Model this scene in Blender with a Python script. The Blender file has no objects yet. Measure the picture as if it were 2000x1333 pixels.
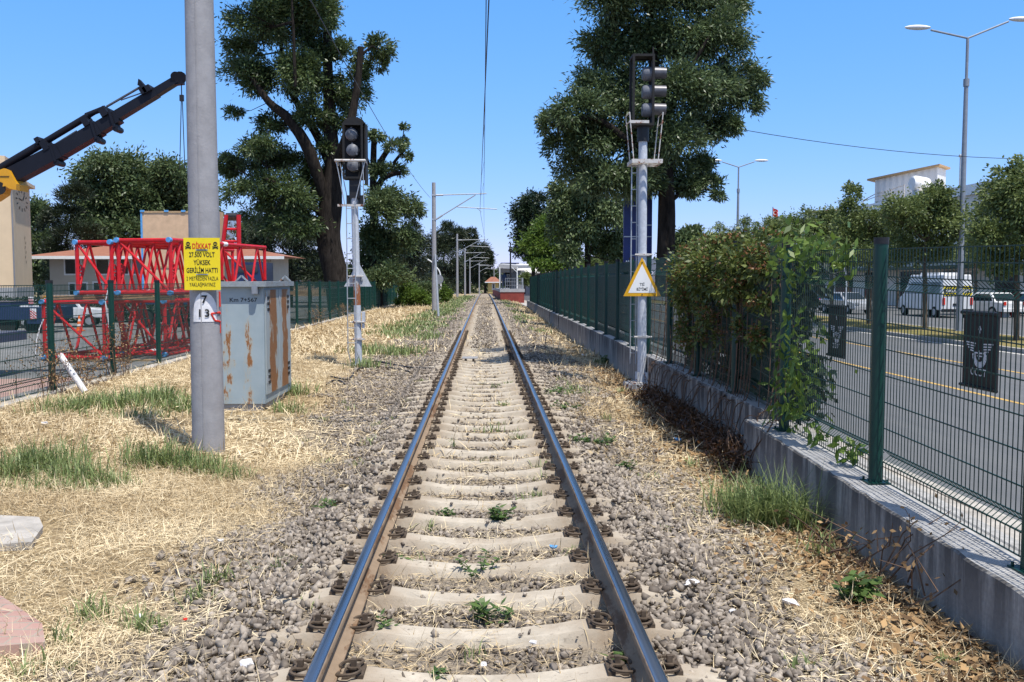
import bpy, bmesh, math, random
import numpy as np
from mathutils import Vector, Matrix
random.seed(7); rng = np.random.default_rng(11)
SC = bpy.context.scene; COL = SC.collection
R = math.radians

# ------------------------------------------------------------------ camera maths
F = 1820.0; CZ = 1.9
_p = math.atan(119.5/F); _y = math.atan(53.0/F)
FW = Vector((math.sin(_y)*math.cos(_p), math.cos(_y)*math.cos(_p), -math.sin(_p)))
RT = Vector((math.cos(_y), -math.sin(_y), 0)); UP = RT.cross(FW)
CAM = Vector((0, 0, CZ))
def ray(px, py): return FW + RT*((px-1000)/F) + UP*((666.5-py)/F)
def at(px, py, Y):                       # point of the world at distance Y along the track
    r = ray(px, py); return CAM + r*(Y/r.y)
def gnd(px, py, z=0.0):                  # point of the world at height z
    r = ray(px, py); return CAM + r*((z-CZ)/r.z)
def dz(y):                               # the line falls away gently in the distance
    y = min(y, 260.0); return -4e-5*max(0.0, y-30)**2
def xc(y): return 0.0 if y < 185 else (y-185)**2/1100.0

# ------------------------------------------------------------------ materials
def nt(m): m.use_nodes = True; return m.node_tree
class NB:
    def __init__(s, name):
        s.m = bpy.data.materials.new(name); s.t = nt(s.m); s.t.nodes.clear()
        s.out = s.n('ShaderNodeOutputMaterial'); s.b = s.n('ShaderNodeBsdfPrincipled')
        s.l(s.b.outputs[0], s.out.inputs[0]); s.pos = s.n('ShaderNodeNewGeometry').outputs['Position']
    def n(s, k, **kw):
        n = s.t.nodes.new(k)
        for a, v in kw.items(): setattr(n, a, v)
        return n
    def l(s, a, b): s.t.links.new(a, b)
    def noise(s, scale, detail=4, vec=None, stretch=None, rough=.6):
        v = vec or s.pos
        if stretch:
            mp = s.n('ShaderNodeMapping'); mp.inputs['Scale'].default_value = stretch; s.l(v, mp.inputs[0]); v = mp.outputs[0]
        n = s.n('ShaderNodeTexNoise'); n.inputs['Scale'].default_value = scale; n.inputs['Detail'].default_value = detail
        n.inputs['Roughness'].default_value = rough
        s.l(v, n.inputs['Vector']); return n.outputs[0]
    def rmp(s, v, lo, hi, a=0., b=1.):
        n = s.n('ShaderNodeMapRange'); n.inputs[1].default_value = lo; n.inputs[2].default_value = hi
        n.inputs[3].default_value = a; n.inputs[4].default_value = b; s.l(v, n.inputs[0]); return n.outputs[0]
    def math(s, op, a, b=None):
        n = s.n('ShaderNodeMath', operation=op)
        for i, v in enumerate((a, b)):
            if v is None: continue
            if isinstance(v, (int, float)): n.inputs[i].default_value = v
            else: s.l(v, n.inputs[i])
        return n.outputs[0]
    def mix(s, f, a, b):
        n = s.n('ShaderNodeMix', data_type='RGBA')
        if isinstance(f, (int, float)): n.inputs[0].default_value = f
        else: s.l(f, n.inputs[0])
        for i, v in ((6, a), (7, b)):
            if isinstance(v, tuple): n.inputs[i].default_value = (*v, 1)
            else: s.l(v, n.inputs[i])
        return n.outputs[2]
    def attr(s, name): 
        n = s.n('ShaderNodeAttribute'); n.attribute_name = name; return n.outputs['Fac']
    def col(s, c):
        if isinstance(c, tuple): s.b.inputs['Base Color'].default_value = (*c, 1)
        else: s.l(c, s.b.inputs['Base Color'])
    def bump(s, h, st, dist=.02):
        n = s.n('ShaderNodeBump'); n.inputs['Strength'].default_value = st; n.inputs['Distance'].default_value = dist
        s.l(h, n.inputs['Height']); s.l(n.outputs[0], s.b.inputs['Normal'])
    def fin(s, rough=.6, metal=0., spec=.5):
        if isinstance(rough, (int, float)): s.b.inputs['Roughness'].default_value = rough
        else: s.l(rough, s.b.inputs['Roughness'])
        s.b.inputs['Metallic'].default_value = metal; s.b.inputs['Specular IOR Level'].default_value = spec
        return s.m
def sc(c, k): return tuple(x*k for x in c)
def P(name, c, rough=.6, metal=0., var=.2, scale=3., bump=0., bs=30., spec=.4):
    b = NB(name); n = b.noise(scale, 5); b.col(b.mix(b.rmp(n, .3, .7), sc(c, 1-var), sc(c, 1+var)))
    if bump: b.bump(b.noise(bs, 4), bump)
    return b.fin(rough, metal, spec)
def rusty(name, c, amount=.5, scale=4., rust=(.22, .085, .03), stretch=(1, 1, .35), rough=.55):
    b = NB(name); n = b.noise(scale, 8, stretch=stretch, rough=.7); n2 = b.noise(scale*3, 6)
    base = b.mix(b.rmp(n2, .3, .7), sc(c, .85), sc(c, 1.1))
    r = b.mix(n2, sc(rust, .6), sc(rust, 1.5))
    b.col(b.mix(b.rmp(n, 1-amount, 1-amount+.06), base, r)); b.bump(n2, .15); return b.fin(rough, 0, .4)
def leafmat(name, dark, light, trans=.22, rough=.45, spec=.35):
    b = NB(name); t = b.attr('tint'); c = b.mix(t, dark, light); b.col(c); b.fin(rough, 0, spec)
    tr = b.n('ShaderNodeBsdfTranslucent'); b.l(b.mix(.5, c, light), tr.inputs[0])
    mx = b.n('ShaderNodeMixShader'); mx.inputs[0].default_value = trans
    b.l(b.b.outputs[0], mx.inputs[1]); b.l(tr.outputs[0], mx.inputs[2]); b.l(mx.outputs[0], b.out.inputs[0]); return b.m
def tintmat(name, dark, light, rough=.85, spec=.2, grain=None):
    b = NB(name); c = b.mix(b.attr('tint'), dark, light)
    if grain: c = b.mix(b.rmp(b.noise(grain, 3), .35, .65, 0, .35), c, sc(dark, .7))
    b.col(c); return b.fin(rough, 0, spec)

M = {}
def mk():
    b = NB('sleeper_concrete'); sx = b.n('ShaderNodeSeparateXYZ'); b.l(b.pos, sx.inputs[0]); n = b.noise(7, 6, rough=.7); n2 = b.noise(45, 5); n3 = b.noise(2.3, 4)
    c = b.mix(b.rmp(n, .3, .7), (.36, .315, .25), (.55, .485, .39)); c = b.mix(b.rmp(n3, .45, .72, 0, .75), c, (.30, .235, .165))
    d = b.math('ABSOLUTE', b.math('SUBTRACT', b.math('ABSOLUTE', sx.outputs[0]), .7525)); c = b.mix(b.math('MULTIPLY', b.rmp(d, .08, .34, .8, 0), b.rmp(n, .3, .65)), c, (.19, .125, .075))
    c = b.mix(b.rmp(n2, .60, .70, 0, .6), c, (.20, .165, .125)); b.col(c); b.bump(n2, .35, .01); M['conc'] = b.fin(.9)
    M['polecon'] = P('pole_concrete', (.30, .295, .305), .85, var=.12, scale=7, bump=.25, bs=50)
    b = NB('wall_concrete'); n = b.noise(5, 6, stretch=(1, 1, .12), rough=.7); n2 = b.noise(30, 5); sx = b.n('ShaderNodeSeparateXYZ'); b.l(b.pos, sx.inputs[0])
    up = b.rmp(sx.outputs[2], -.25, .40); f = b.math('MULTIPLY', b.rmp(n, .33, .55), b.math('ADD', b.math('MULTIPLY', up, .9), .22))
    c = b.mix(b.rmp(n2, .3, .7), (.34, .315, .285), (.47, .44, .39)); b.col(b.mix(f, c, (.085, .078, .072))); b.bump(n2, .5, .01); M['wall'] = b.fin(.9)
    M['walltop'] = P('wall_top_concrete', (.37, .36, .345), .9, var=.25, scale=12, bump=.4, bs=80)
    M['kerb'] = P('kerb_concrete', (.40, .37, .33), .9, var=.25, scale=5, bump=.4, bs=50)
    M['rail'] = rusty('rail_web_rust', (.27, .195, .13), .50, 5, (.15, .085, .045), (1, .3, 1), .8)
    b = NB('rail_polished'); n = b.noise(3, 4, stretch=(20, .15, 1)); b.col(b.mix(n, (.33, .34, .36), (.50, .50, .51))); M['railtop'] = b.fin(b.rmp(n, .3, .7, .22, .36), 1.0)
    M['clip'] = P('clip_rusty_steel', (.095, .070, .050), .75, .2, .4, 20)
    M['green'] = P('fence_green_paint', (.003, .038, .029), .42, 0, .12, 4, spec=.4)
    M['black'] = P('black_plastic', (.012, .012, .014), .5, 0, .2, 8)
    M['blackframe'] = rusty('black_signal_paint', (.009, .009, .010), .30, 5, (.06, .02, .012), rough=.75)
    M['galv'] = P('galvanised_steel', (.42, .44, .46), .45, .5, .15, 6)
    M['lampgrey'] = P('lamp_post_grey', (.25, .27, .30), .5, .3, .12, 6)
    M['mastgrey'] = rusty('mast_grey_paint', (.48, .51, .56), .33, 5, (.25, .10, .04))
    M['mastrust'] = rusty('mast_rusted_paint', (.40, .41, .43), .55, 5, (.24, .09, .035))
    M['rustwhite'] = rusty('rusted_white_paint', (.55, .53, .50), .46, 9, (.22, .075, .03), (1, 1, 1))
    M['lampback'] = rusty('worn_grey_paint', (.135, .145, .17), .42, 12, (.03, .03, .035), (1, 1, 1), .45)
    M['silver'] = P('brushed_hood_metal', (.10, .10, .11), .42, .4, .2, 12)
    M['yellow'] = P('yellow_sign_paint', (.80, .62, .012), .5, 0, .03, 3)
    M['ink'] = P('black_ink', (.012, .012, .012), .6, 0, .1, 5)
    M['redink'] = P('red_ink', (.62, .03, .015), .6, 0, .1, 5)
    M['white'] = P('white_paint', (.78, .78, .77), .55, 0, .06, 4)
    M['offwhite'] = P('worn_white_paint', (.74, .73, .74), .7, 0, .10, 18)
    M['amber'] = P('amber_sign_border', (.68, .36, .012), .5, 0, .12, 12)
    M['brown'] = P('brown_flower', (.2, .1, .04), .9)
    M['red'] = P('red_lattice_paint', (.52, .012, .018), .4, 0, .2, 5)
    M['bluetape'] = P('blue_tape', (.10, .32, .62), .5, 0, .2, 9)
    M['wood'] = P('raw_timber', (.42, .28, .15), .8, 0, .25, 9)
    M['ply'] = P('plywood', (.60, .40, .245), .75, 0, .14, 2.5)
    M['blue'] = P('blue_panel', (.008, .022, .13), .4, 0, .1, 4)
    M['cranebl'] = P('crane_black_paint', (.010, .011, .017), .45, 0, .15, 3, spec=.18)
    M['craneye'] = P('crane_yellow_paint', (.62, .30, .012), .4, 0, .08, 3)
    M['tyre'] = P('tyre_rubber', (.018, .018, .018), .8, 0, .2, 9)
    M['carwhite'] = P('white_car_paint', (.72, .73, .74), .25, 0, .03, 2, spec=.6)
    M['carsilver'] = P('silver_car_paint', (.55, .56, .57), .25, .4, .03, 2)
    M['carblue'] = P('dark_blue_car_paint', (.02, .035, .09), .3, 0, .05, 2)
    M['glass'] = P('dark_window_glass', (.012, .02, .024), .08, 0, .1, 1, spec=.8)
    M['orange'] = P('orange_plastic', (.85, .16, .02), .5, 0, .05, 6)
    M['beige'] = P('beige_render', (.66, .50, .325), .85, 0, .05, 1.2)
    M['cream'] = P('cream_render', (.52, .47, .38), .85, 0, .06, 1.2)
    M['yellowwall'] = P('ochre_render', (.50, .38, .14), .85, 0, .08, 1.2)
    b = NB('roof_tile'); sx = b.n('ShaderNodeTexWave'); sx.inputs['Scale'].default_value = 2.2; b.l(b.pos, sx.inputs['Vector']); n = b.noise(3, 5)
    b.col(b.mix(n, (.20, .075, .045), (.40, .17, .10))); b.bump(sx.outputs[1], .6, .05); M['tile'] = b.fin(.85)
    b = NB('ribbed_sheet'); sx = b.n('ShaderNodeTexWave'); sx.inputs['Scale'].default_value = .9; sx.inputs['Distortion'].default_value = 0; b.l(b.pos, sx.inputs['Vector'])
    b.col(b.mix(b.noise(.6), (.55, .55, .55), (.68, .68, .66))); b.bump(sx.outputs[1], .7, .08); M['ribbed'] = b.fin(.5)
    M['bldwhite'] = P('white_render', (.74, .69, .62), .85, 0, .08, .5)
    M['greywall'] = P('grey_cladding', (.22, .22, .23), .6, 0, .1, 2)
    M['redbrick'] = P('red_painted_block', (.235, .045, .035), .8, 0, .25, 2.5)
    M['concgrey'] = P('grey_concrete', (.36, .36, .37), .85, 0, .15, 3)
    b = NB('asphalt'); n = b.noise(.5, 8, stretch=(1.6, .12, 1), rough=.75); n2 = b.noise(120, 2); b.col(b.mix(b.rmp(n, .35, .65), b.mix(n2, (.078, .082, .088), (.115, .12, .125)), b.mix(n2, (.11, .115, .118), (.15, .15, .15)))); b.bump(n2, .3, .005); M['asphalt'] = b.fin(.8)
    b = NB('lot_asphalt'); n = b.noise(.5, 6); n2 = b.noise(100, 2); b.col(b.mix(b.rmp(n, .35, .65), (.13, .135, .135), (.205, .205, .20))); b.bump(n2, .3, .005); M['lot'] = b.fin(.85)
    b = NB('brick_paving'); br = b.n('ShaderNodeTexBrick'); br.inputs['Scale'].default_value = 2.5; b.l(b.pos, br.inputs['Vector'])
    br.inputs['Color1'].default_value = (.40, .235, .195, 1); br.inputs['Color2'].default_value = (.34, .185, .155, 1); br.inputs['Mortar'].default_value = (.3, .25, .2, 1)
    b.col(b.mix(b.rmp(b.noise(3, 5), .4, .7, 0, .5), br.outputs[0], (.42, .33, .27))); M['paver'] = b.fin(.9)
    M['lineyellow'] = P('yellow_road_paint', (.48, .31, .09), .8, 0, .25, 3)
    M['linewhite'] = P('white_road_paint', (.62, .60, .55), .8, 0, .2, 3)
    # trackside soil: gravel dust by the rails, straw-coloured earth beyond
    b = NB('trackside_soil'); sx = b.n('ShaderNodeSeparateXYZ'); b.l(b.pos, sx.inputs[0])
    n = b.noise(1.1, 5); n2 = b.noise(35, 5); n3 = b.noise(8, 6); ax = b.math('SUBTRACT', b.math('ABSOLUTE', b.math('ADD', sx.outputs[0], .1)), b.rmp(sx.outputs[1], 8.5, 20, -.35, .55))
    d = b.math('ADD', ax, b.math('MULTIPLY', b.math('SUBTRACT', n, .5), 2.2))
    st = b.rmp(d, 1.8, 2.7)
    grav = b.mix(b.rmp(n2, .3, .7), (.20, .165, .125), (.39, .33, .26))
    straw = b.mix(b.rmp(n2, .35, .7), (.26, .185, .10), (.58, .455, .265))
    straw = b.mix(b.rmp(n3, .5, .7, 0, .55), straw, (.14, .095, .055))
    b.col(b.mix(st, grav, straw)); b.bump(n2, .9, .05); M['soil'] = b.fin(.95, spec=.15)
    b = NB('dry_turf'); n = b.noise(.8, 5); n2 = b.noise(25, 4); c = b.mix(b.rmp(n, .4, .6), (.19, .19, .06), (.34, .26, .12)); b.col(b.mix(n2, sc((.16, .14, .05), 1), c)); b.bump(n2, .8, .05); M['turf'] = b.fin(.95, spec=.1)
    M['earth'] = P('far_earth', (.20, .17, .10), .95, 0, .3, .1, spec=.1)
    b = NB('bark'); n = b.noise(9, 7, stretch=(1, 1, .18), rough=.75); b.col(b.mix(b.rmp(n, .35, .7), (.008, .0065, .0055), (.048, .039, .032))); b.bump(n, 1., .05); M['bark'] = b.fin(.95, spec=.1)
    b = NB('pale_bark'); n = b.noise(9, 7, stretch=(1, 1, .18), rough=.75); b.col(b.mix(b.rmp(n, .35, .7), (.05, .04, .03), (.16, .13, .10))); M['bark2'] = b.fin(.95, spec=.1)
    M['ashleaf'] = leafmat('ash_leaf', (.018, .038, .014), (.15, .205, .085), .24, .42, .45)
    M['ashleaf2'] = leafmat('ash_leaf_left', (.018, .038, .013), (.14, .19, .065), .24, .42, .45)
    M['greenleaf'] = leafmat('mid_green_leaf', (.035, .068, .024), (.16, .205, .085), .22)
    M['limeleaf'] = leafmat('lime_leaf', (.045, .095, .015), (.17, .25, .045), .35)
    M['pineleaf'] = leafmat('pine_needle', (.012, .022, .010), (.045, .060, .026), .08)
    M['oliveleaf'] = leafmat('street_tree_leaf', (.045, .072, .018), (.22, .27, .09), .28)
    M['darkleaf'] = leafmat('dark_leaf', (.010, .022, .010), (.035, .058, .024), .12)
    M['vineleaf'] = leafmat('vine_leaf', (.026, .050, .012), (.17, .205, .05), .26)
    M['darkvine'] = leafmat('shaded_vine_leaf', (.008, .022, .014), (.035, .06, .028), .12)  # vine leaf again, with the shade behind the fence put into its colour
    M['vinedry'] = leafmat('dry_vine_leaf', (.035, .018, .012), (.22, .10, .035), .15)
    M['weedleaf'] = leafmat('weed_leaf', (.04, .085, .022), (.13, .20, .055), .25)
    M['grassblade'] = leafmat('green_grass_blade', (.075, .12, .035), (.30, .36, .14), .25)
    M['straw'] = tintmat('straw', (.40, .29, .155), (.88, .74, .49), .7, .3)
    M['rock'] = tintmat('ballast_rock', (.125, .103, .085), (.45, .39, .325), .9, .2, 45)
    M['litter'] = tintmat('dead_leaf', (.07, .04, .022), (.42, .27, .13), .8, .2)
    M['twig'] = P('dry_stalk', (.12, .075, .05), .9, 0, .3, 20)

# ------------------------------------------------------------------ mesh builder
OFF = {}
class MB:
    def __init__(s): s.v = []; s.f = []; s.k = []; s.mi = 0
    def add(s, vs, fs):
        o = len(s.v); s.v += [tuple(v) for v in vs]
        for f in fs: s.f.append(tuple(o+i for i in f)); s.k.append(s.mi)
        return s
    def box(s, c, d, rot=None, taper=1.):
        x, y, z = d[0]/2, d[1]/2, d[2]/2; c = Vector(c)
        vs = [Vector((sx*x*(taper if sz > 0 else 1), sy*y*(taper if sz > 0 else 1), sz*z)) for sz in (-1, 1) for sx, sy in ((-1, -1), (1, -1), (1, 1), (-1, 1))]
        if rot is not None: vs = [rot @ v for v in vs]
        return s.add([v+c for v in vs], [(3, 2, 1, 0), (4, 5, 6, 7), (0, 1, 5, 4), (1, 2, 6, 5), (2, 3, 7, 6), (3, 0, 4, 7)])
    def bb(s, a, b): return s.box([(i+j)/2 for i, j in zip(a, b)], [abs(j-i) for i, j in zip(a, b)])
    def tube(s, pts, r, n=8, cap=True):
        pts = [Vector(p) for p in pts]; rs = r if isinstance(r, (list, tuple)) else [r]*len(pts)
        vs = []; prev = None
        for i, p in enumerate(pts):
            t = (pts[min(i+1, len(pts)-1)]-pts[max(i-1, 0)]).normalized()
            if prev is None:
                a = Vector((0, 0, 1)) if abs(t.z) < .9 else Vector((1, 0, 0)); u = t.cross(a).normalized()
            else: u = (prev - t*prev.dot(t)).normalized()
            prev = u; w = t.cross(u)
            for k in range(n):
                a = 2*math.pi*(k+.5)/n; vs.append(p + (u*math.cos(a)+w*math.sin(a))*rs[i])
        fs = [(i*n+k, i*n+(k+1) % n, (i+1)*n+(k+1) % n, (i+1)*n+k) for i in range(len(pts)-1) for k in range(n)]
        if cap: fs += [tuple(range(n))[::-1], tuple((len(pts)-1)*n+k for k in range(n))]
        return s.add(vs, fs)
    def bar(s, a, b, w, h=None):             # rectangular bar
        a, b = Vector(a), Vector(b); d = b-a; q = d.to_track_quat('Y', 'Z').to_matrix()
        return s.box((a+b)/2, (w, d.length, h or w), q)
    def prism(s, poly, mp, d0, d1):          # polygon (u,v) swept from d0 to d1; mp(u,v,d) -> xyz
        n = len(poly); vs = [mp(u, v, d) for d in (d0, d1) for u, v in poly]
        return s.add(vs, [tuple(range(n))[::-1], tuple(range(n, 2*n))] + [(i, (i+1) % n, n+(i+1) % n, n+i) for i in range(n)])
    def ball(s, c, r, nu=14, nv=8, z0=-1., z1=1.):
        c = Vector(c); rr = r if isinstance(r, (tuple, list)) else (r, r, r); vs = []
        for j in range(nv+1):
            a = math.asin(z0)+(math.asin(z1)-math.asin(z0))*j/nv
            for i in range(nu):
                t = 2*math.pi*i/nu; vs.append(c+Vector((math.cos(a)*math.cos(t)*rr[0], math.cos(a)*math.sin(t)*rr[1], math.sin(a)*rr[2])))
        return s.add(vs, [(j*nu+i, j*nu+(i+1) % nu, (j+1)*nu+(i+1) % nu, (j+1)*nu+i) for j in range(nv) for i in range(nu)])
    def build(s, name, mats, parent=None, smooth=0, local=False, label=None):
        me = bpy.data.meshes.new(name); off = OFF.get(parent.name, Vector()) if parent and not local else Vector()
        me.from_pydata([(v[0]-off.x, v[1]-off.y, v[2]-off.z) for v in s.v], [], s.f)
        for m in (mats if isinstance(mats, (list, tuple)) else [mats]): me.materials.append(M[m] if isinstance(m, str) else m)
        me.polygons.foreach_set('material_index', s.k)
        if smooth:
            me.polygons.foreach_set('use_smooth', [True]*len(me.polygons)); me.set_sharp_from_angle(angle=R(smooth))
        return link(name, me, parent, off, label)
def link(name, me, parent=None, off=None, label=None):
    o = bpy.data.objects.new(name, me); COL.objects.link(o)
    if parent: o.parent = parent; OFF[o.name] = OFF.get(parent.name, Vector())
    else: OFF[o.name] = Vector()
    if label: o['label'] = label
    return o
def tag(o, label=None, cat=None, group=None, kind=None):
    for k, v in (('label', label), ('category', cat), ('group', group), ('kind', kind)):
        if v: o[k] = v
    return o
def thing(name, label, cat, loc=(0, 0, 0), rz=0., group=None):
    o = bpy.data.objects.new(name, None); COL.objects.link(o); o.location = loc; o.rotation_euler = (0, 0, rz)
    o.empty_display_size = .2; OFF[o.name] = Vector(loc); return tag(o, label, cat, group)
def copy_tree(o, parent=None):
    c = o.copy(); COL.objects.link(c)
    if parent: c.parent = parent
    for ch in list(o.children): copy_tree(ch, c)
    return c
def struct(o): o['kind'] = 'structure'; return o
def stuff(o): o['kind'] = 'stuff'; return o

def text(name, body, mat, parent, origin, ux, uz, height, width=None, bold=0., align='CENTER', label=None, depth=.0015, mirror=False):
    # lettering as a thin real mesh; origin = centre (or left) of the baseline, ux/uz = directions in the world
    cu = bpy.data.curves.new(name, 'FONT'); cu.body = body; cu.align_x = align; cu.size = 1.; cu.offset = bold; cu.resolution_u = 3
    ob = bpy.data.objects.new(name, cu); COL.objects.link(ob); dg = bpy.context.evaluated_depsgraph_get(); dg.update()
    me0 = bpy.data.meshes.new_from_object(ob.evaluated_get(dg)); COL.objects.unlink(ob); bpy.data.objects.remove(ob)
    n = len(me0.vertices); co = np.empty(n*3); me0.vertices.foreach_get('co', co); co = co.reshape(-1, 3)
    faces = [tuple(p.vertices) for p in me0.polygons]
    w = co[:, 0].max()-co[:, 0].min(); h = 0.73; sx = (width/w) if width else height/h; sz = height/h
    if mirror: sx = -sx
    ux, uz = Vector(ux).normalized(), Vector(uz).normalized(); nn = ux.cross(uz); o = Vector(origin)
    m = MB(); m.add([o + ux*(c[0]*sx) + uz*(c[1]*sz) + nn*depth for c in co], faces)
    ob2 = m.build(name, mat, parent, label=label); bpy.data.meshes.remove(me0); return ob2

# ------------------------------------------------------------------ bulk meshes
def npmesh(name, V, Fq, mats, parent=None, tint=None, world=True):
    me = bpy.data.meshes.new(name); off = OFF.get(parent.name, Vector()) if parent and world else Vector()
    V = np.asarray(V, dtype=np.float32) - np.array(off, dtype=np.float32)
    k = Fq.shape[1]; nf = len(Fq)
    me.vertices.add(len(V)); me.vertices.foreach_set('co', V.ravel())
    me.loops.add(nf*k); me.loops.foreach_set('vertex_index', Fq.astype(np.int32).ravel())
    me.polygons.add(nf); me.polygons.foreach_set('loop_start', np.arange(0, nf*k, k, dtype=np.int32))
    if tint is not None:
        a = me.attributes.new('tint', 'FLOAT', 'FACE'); a.data.foreach_set('value', np.asarray(tint, dtype=np.float32))
    me.update(calc_edges=True)
    for m in (mats if isinstance(mats, list) else [mats]): me.materials.append(M[m])
    return link(name, me, parent)
def unit(a): return a/np.maximum(np.linalg.norm(a, axis=1, keepdims=True), 1e-9)
def leaf_geo(pos, d, ln, wd, up=None):
    N = len(pos); d = unit(d); r = unit(np.cross(d, rng.normal(size=(N, 3)) if up is None else up+rng.normal(size=(N, 3))*.35))
    nrm = np.cross(r, d); ln = np.broadcast_to(ln, (N,))[:, None]; wd = np.broadcast_to(wd, (N,))[:, None]
    a = pos; b = pos+d*ln*.45+r*wd*.5-nrm*wd*.12; c = pos+d*ln-nrm*ln*.12; e = pos+d*ln*.45-r*wd*.5-nrm*wd*.12
    V = np.stack([a, b, c, e], 1).reshape(-1, 3); return V, np.arange(N*4).reshape(N, 4)
def crown_pts(blobs, nleaf, clump=.30, ncl=14, droop=.35, shell=.35):
    # blobs: (x,y,z,rx,ry,rz); leaves are grouped in clumps spread through each lobe
    vol = np.array([(b[3]*b[4]*b[5])**(2/3.) for b in blobs]); cnt = np.maximum((nleaf*vol/vol.sum()).astype(int), 60)
    Pz, D, T = [], [], []
    for b, n in zip(blobs, cnt):
        c = np.array(b[:3]); r = np.array(b[3:6]); u = unit(rng.normal(size=(ncl, 3))); rad = shell+(1-shell)*rng.random((ncl, 1))**.6
        u[:, 2] = np.where(u[:, 2] < -.5, -u[:, 2]*.6, u[:, 2])
        cc = c + u*rad*r; ct = rng.random(ncl); w = rng.random(ncl)+.3; idx = rng.choice(ncl, n, p=w/w.sum())
        g = rng.normal(size=(n, 3)); p = cc[idx]+g*r*clump*(.55+.5*rng.random((n, 1)))
        Pz.append(p); out = unit((p-cc[idx])/r+.4*u[idx]); dd = out+rng.normal(size=(n, 3))*.55; dd[:, 2] -= droop; D.append(dd)
        T.append(np.clip(ct[idx]*.55+rng.random(n)*.45, 0, 1))
    return np.concatenate(Pz), np.concatenate(D), np.concatenate(T)
def tree(name, label, blobs, trunk, limbs, leaf, nleaf, ll, lw, bark='bark', group=None, cat='tree', **kw):
    # trunk / limbs: lists of (points, radii) in world coordinates
    base = trunk[0][0]; t = thing(name, label, cat, base, 0, group)
    mb = MB()
    for pts, rr in [trunk]: mb.tube(smooth_path(pts), lerp_r(rr, pts), 12)
    tk = mb.build('trunk', bark, t, 60)
    mb = MB()
    for pts, rr in limbs: mb.tube(smooth_path(pts), lerp_r(rr, pts), 7)
    for b in blobs:                                   # boughs reaching into each lobe
        s = near(trunk, limbs, Vector(b[:3])); e = Vector(b[:3]); m_ = (s+e)/2+Vector((0, 0, -.06*(e-s).length)); r0 = min(.035*(e-s).length, .05*max(b[3], b[5]))
        if r0 > .004: mb.tube([s, m_, e], [r0, r0*.7, r0*.35], 5)
        for _ in range(3):
            q = e+Vector([random.gauss(0, .45)*b[3+i] for i in range(3)]); mb.tube([m_, (m_+q)/2+Vector((0, 0, .05*b[5])), q], [r0*.5, r0*.35, r0*.15], 3, False)
    if mb.v: mb.build('limb', bark, t, 60)
    p, d, ti = crown_pts(blobs, nleaf, **kw)
    n = len(p); V, Fq = leaf_geo(p, d, ll*(.7+.6*rng.random(n)), lw*(.7+.6*rng.random(n)))
    npmesh('crown', V, Fq, leaf, t, ti); return t
def near(trunk, limbs, p):
    best, bd = None, 1e9
    for pts, _ in [trunk]+limbs:
        for q in smooth_path(pts):
            if q.z > p.z+.5 and len(limbs) > 0: continue
            d_ = (q-p).length
            if d_ < bd: bd, best = d_, q
    return best or Vector(trunk[0][-1])
def smooth_path(pts, k=4):
    pts = [Vector(p) for p in pts]
    if len(pts) < 3: return pts
    out = []
    for i in range(len(pts)-1):
        p0, p1, p2, p3 = pts[max(i-1, 0)], pts[i], pts[i+1], pts[min(i+2, len(pts)-1)]
        for j in range(k):
            t = j/k; out.append(.5*((2*p1)+(p2-p0)*t+(2*p0-5*p1+4*p2-p3)*t*t+(3*p1-p0-3*p2+p3)*t**3))
    return out+[pts[-1]]
def lerp_r(rr, pts, k=4):
    if len(pts) < 3: return list(rr)
    out = []
    for i in range(len(pts)-1):
        for j in range(k): out.append(rr[i]+(rr[i+1]-rr[i])*j/k)
    return out+[rr[-1]]
def pxblobs(D, lst, dj=1.0, depth=1.0):
    s = D/F; out = []
    for (px, py, rx, rz) in lst:
        c = at(px, py, D+random.uniform(-1, 1)*dj*rx*s); out.append((c.x, c.y, c.z, rx*s, rx*s*depth, rz*s))
    return out
def pxpath(D, lst, rs, dy=None):
    pts = [at(x, y, D+(dy[i] if dy else 0)) for i, (x, y) in enumerate(lst)]; return (pts, [r*D/F for r in rs])

def hull_proto(n, flat=.7):
    bm = bmesh.new()
    for _ in range(n):
        pass
    for i in range(8):
        if n < 10 and random.random() < .12: continue
        sg = [(-1 if i >> k & 1 else 1) for k in range(3)]; v = Vector([s_*random.uniform(.35, .95) for s_ in sg]); bm.verts.new((v.x, v.y*.85, v.z*flat))
    for _ in range(max(0, n-8)):
        v = Vector((random.gauss(0, 1), random.gauss(0, 1), random.gauss(0, 1))).normalized()*.9; bm.verts.new((v.x, v.y*.82, v.z*flat))
    bmesh.ops.convex_hull(bm, input=bm.verts); bm.verts.ensure_lookup_table()
    for v in [v for v in bm.verts if not v.link_faces]: bm.verts.remove(v)
    bmesh.ops.triangulate(bm, faces=bm.faces); bm.verts.index_update()
    V = np.array([v.co[:] for v in bm.verts]); Fq = np.array([[v.index for v in f.verts] for f in bm.faces]); bm.free(); return V, Fq
def rotm(n, tilt=1.0):
    q = rng.normal(size=(n, 4)); q[:, 1:3] *= tilt; q = unit(q); w, x, y, z = q.T
    return np.stack([1-2*(y*y+z*z), 2*(x*y-z*w), 2*(x*z+y*w), 2*(x*y+z*w), 1-2*(x*x+z*z), 2*(y*z-x*w), 2*(x*z-y*w), 2*(y*z+x*w), 1-2*(x*x+y*y)], 1).reshape(n, 3, 3)
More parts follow.
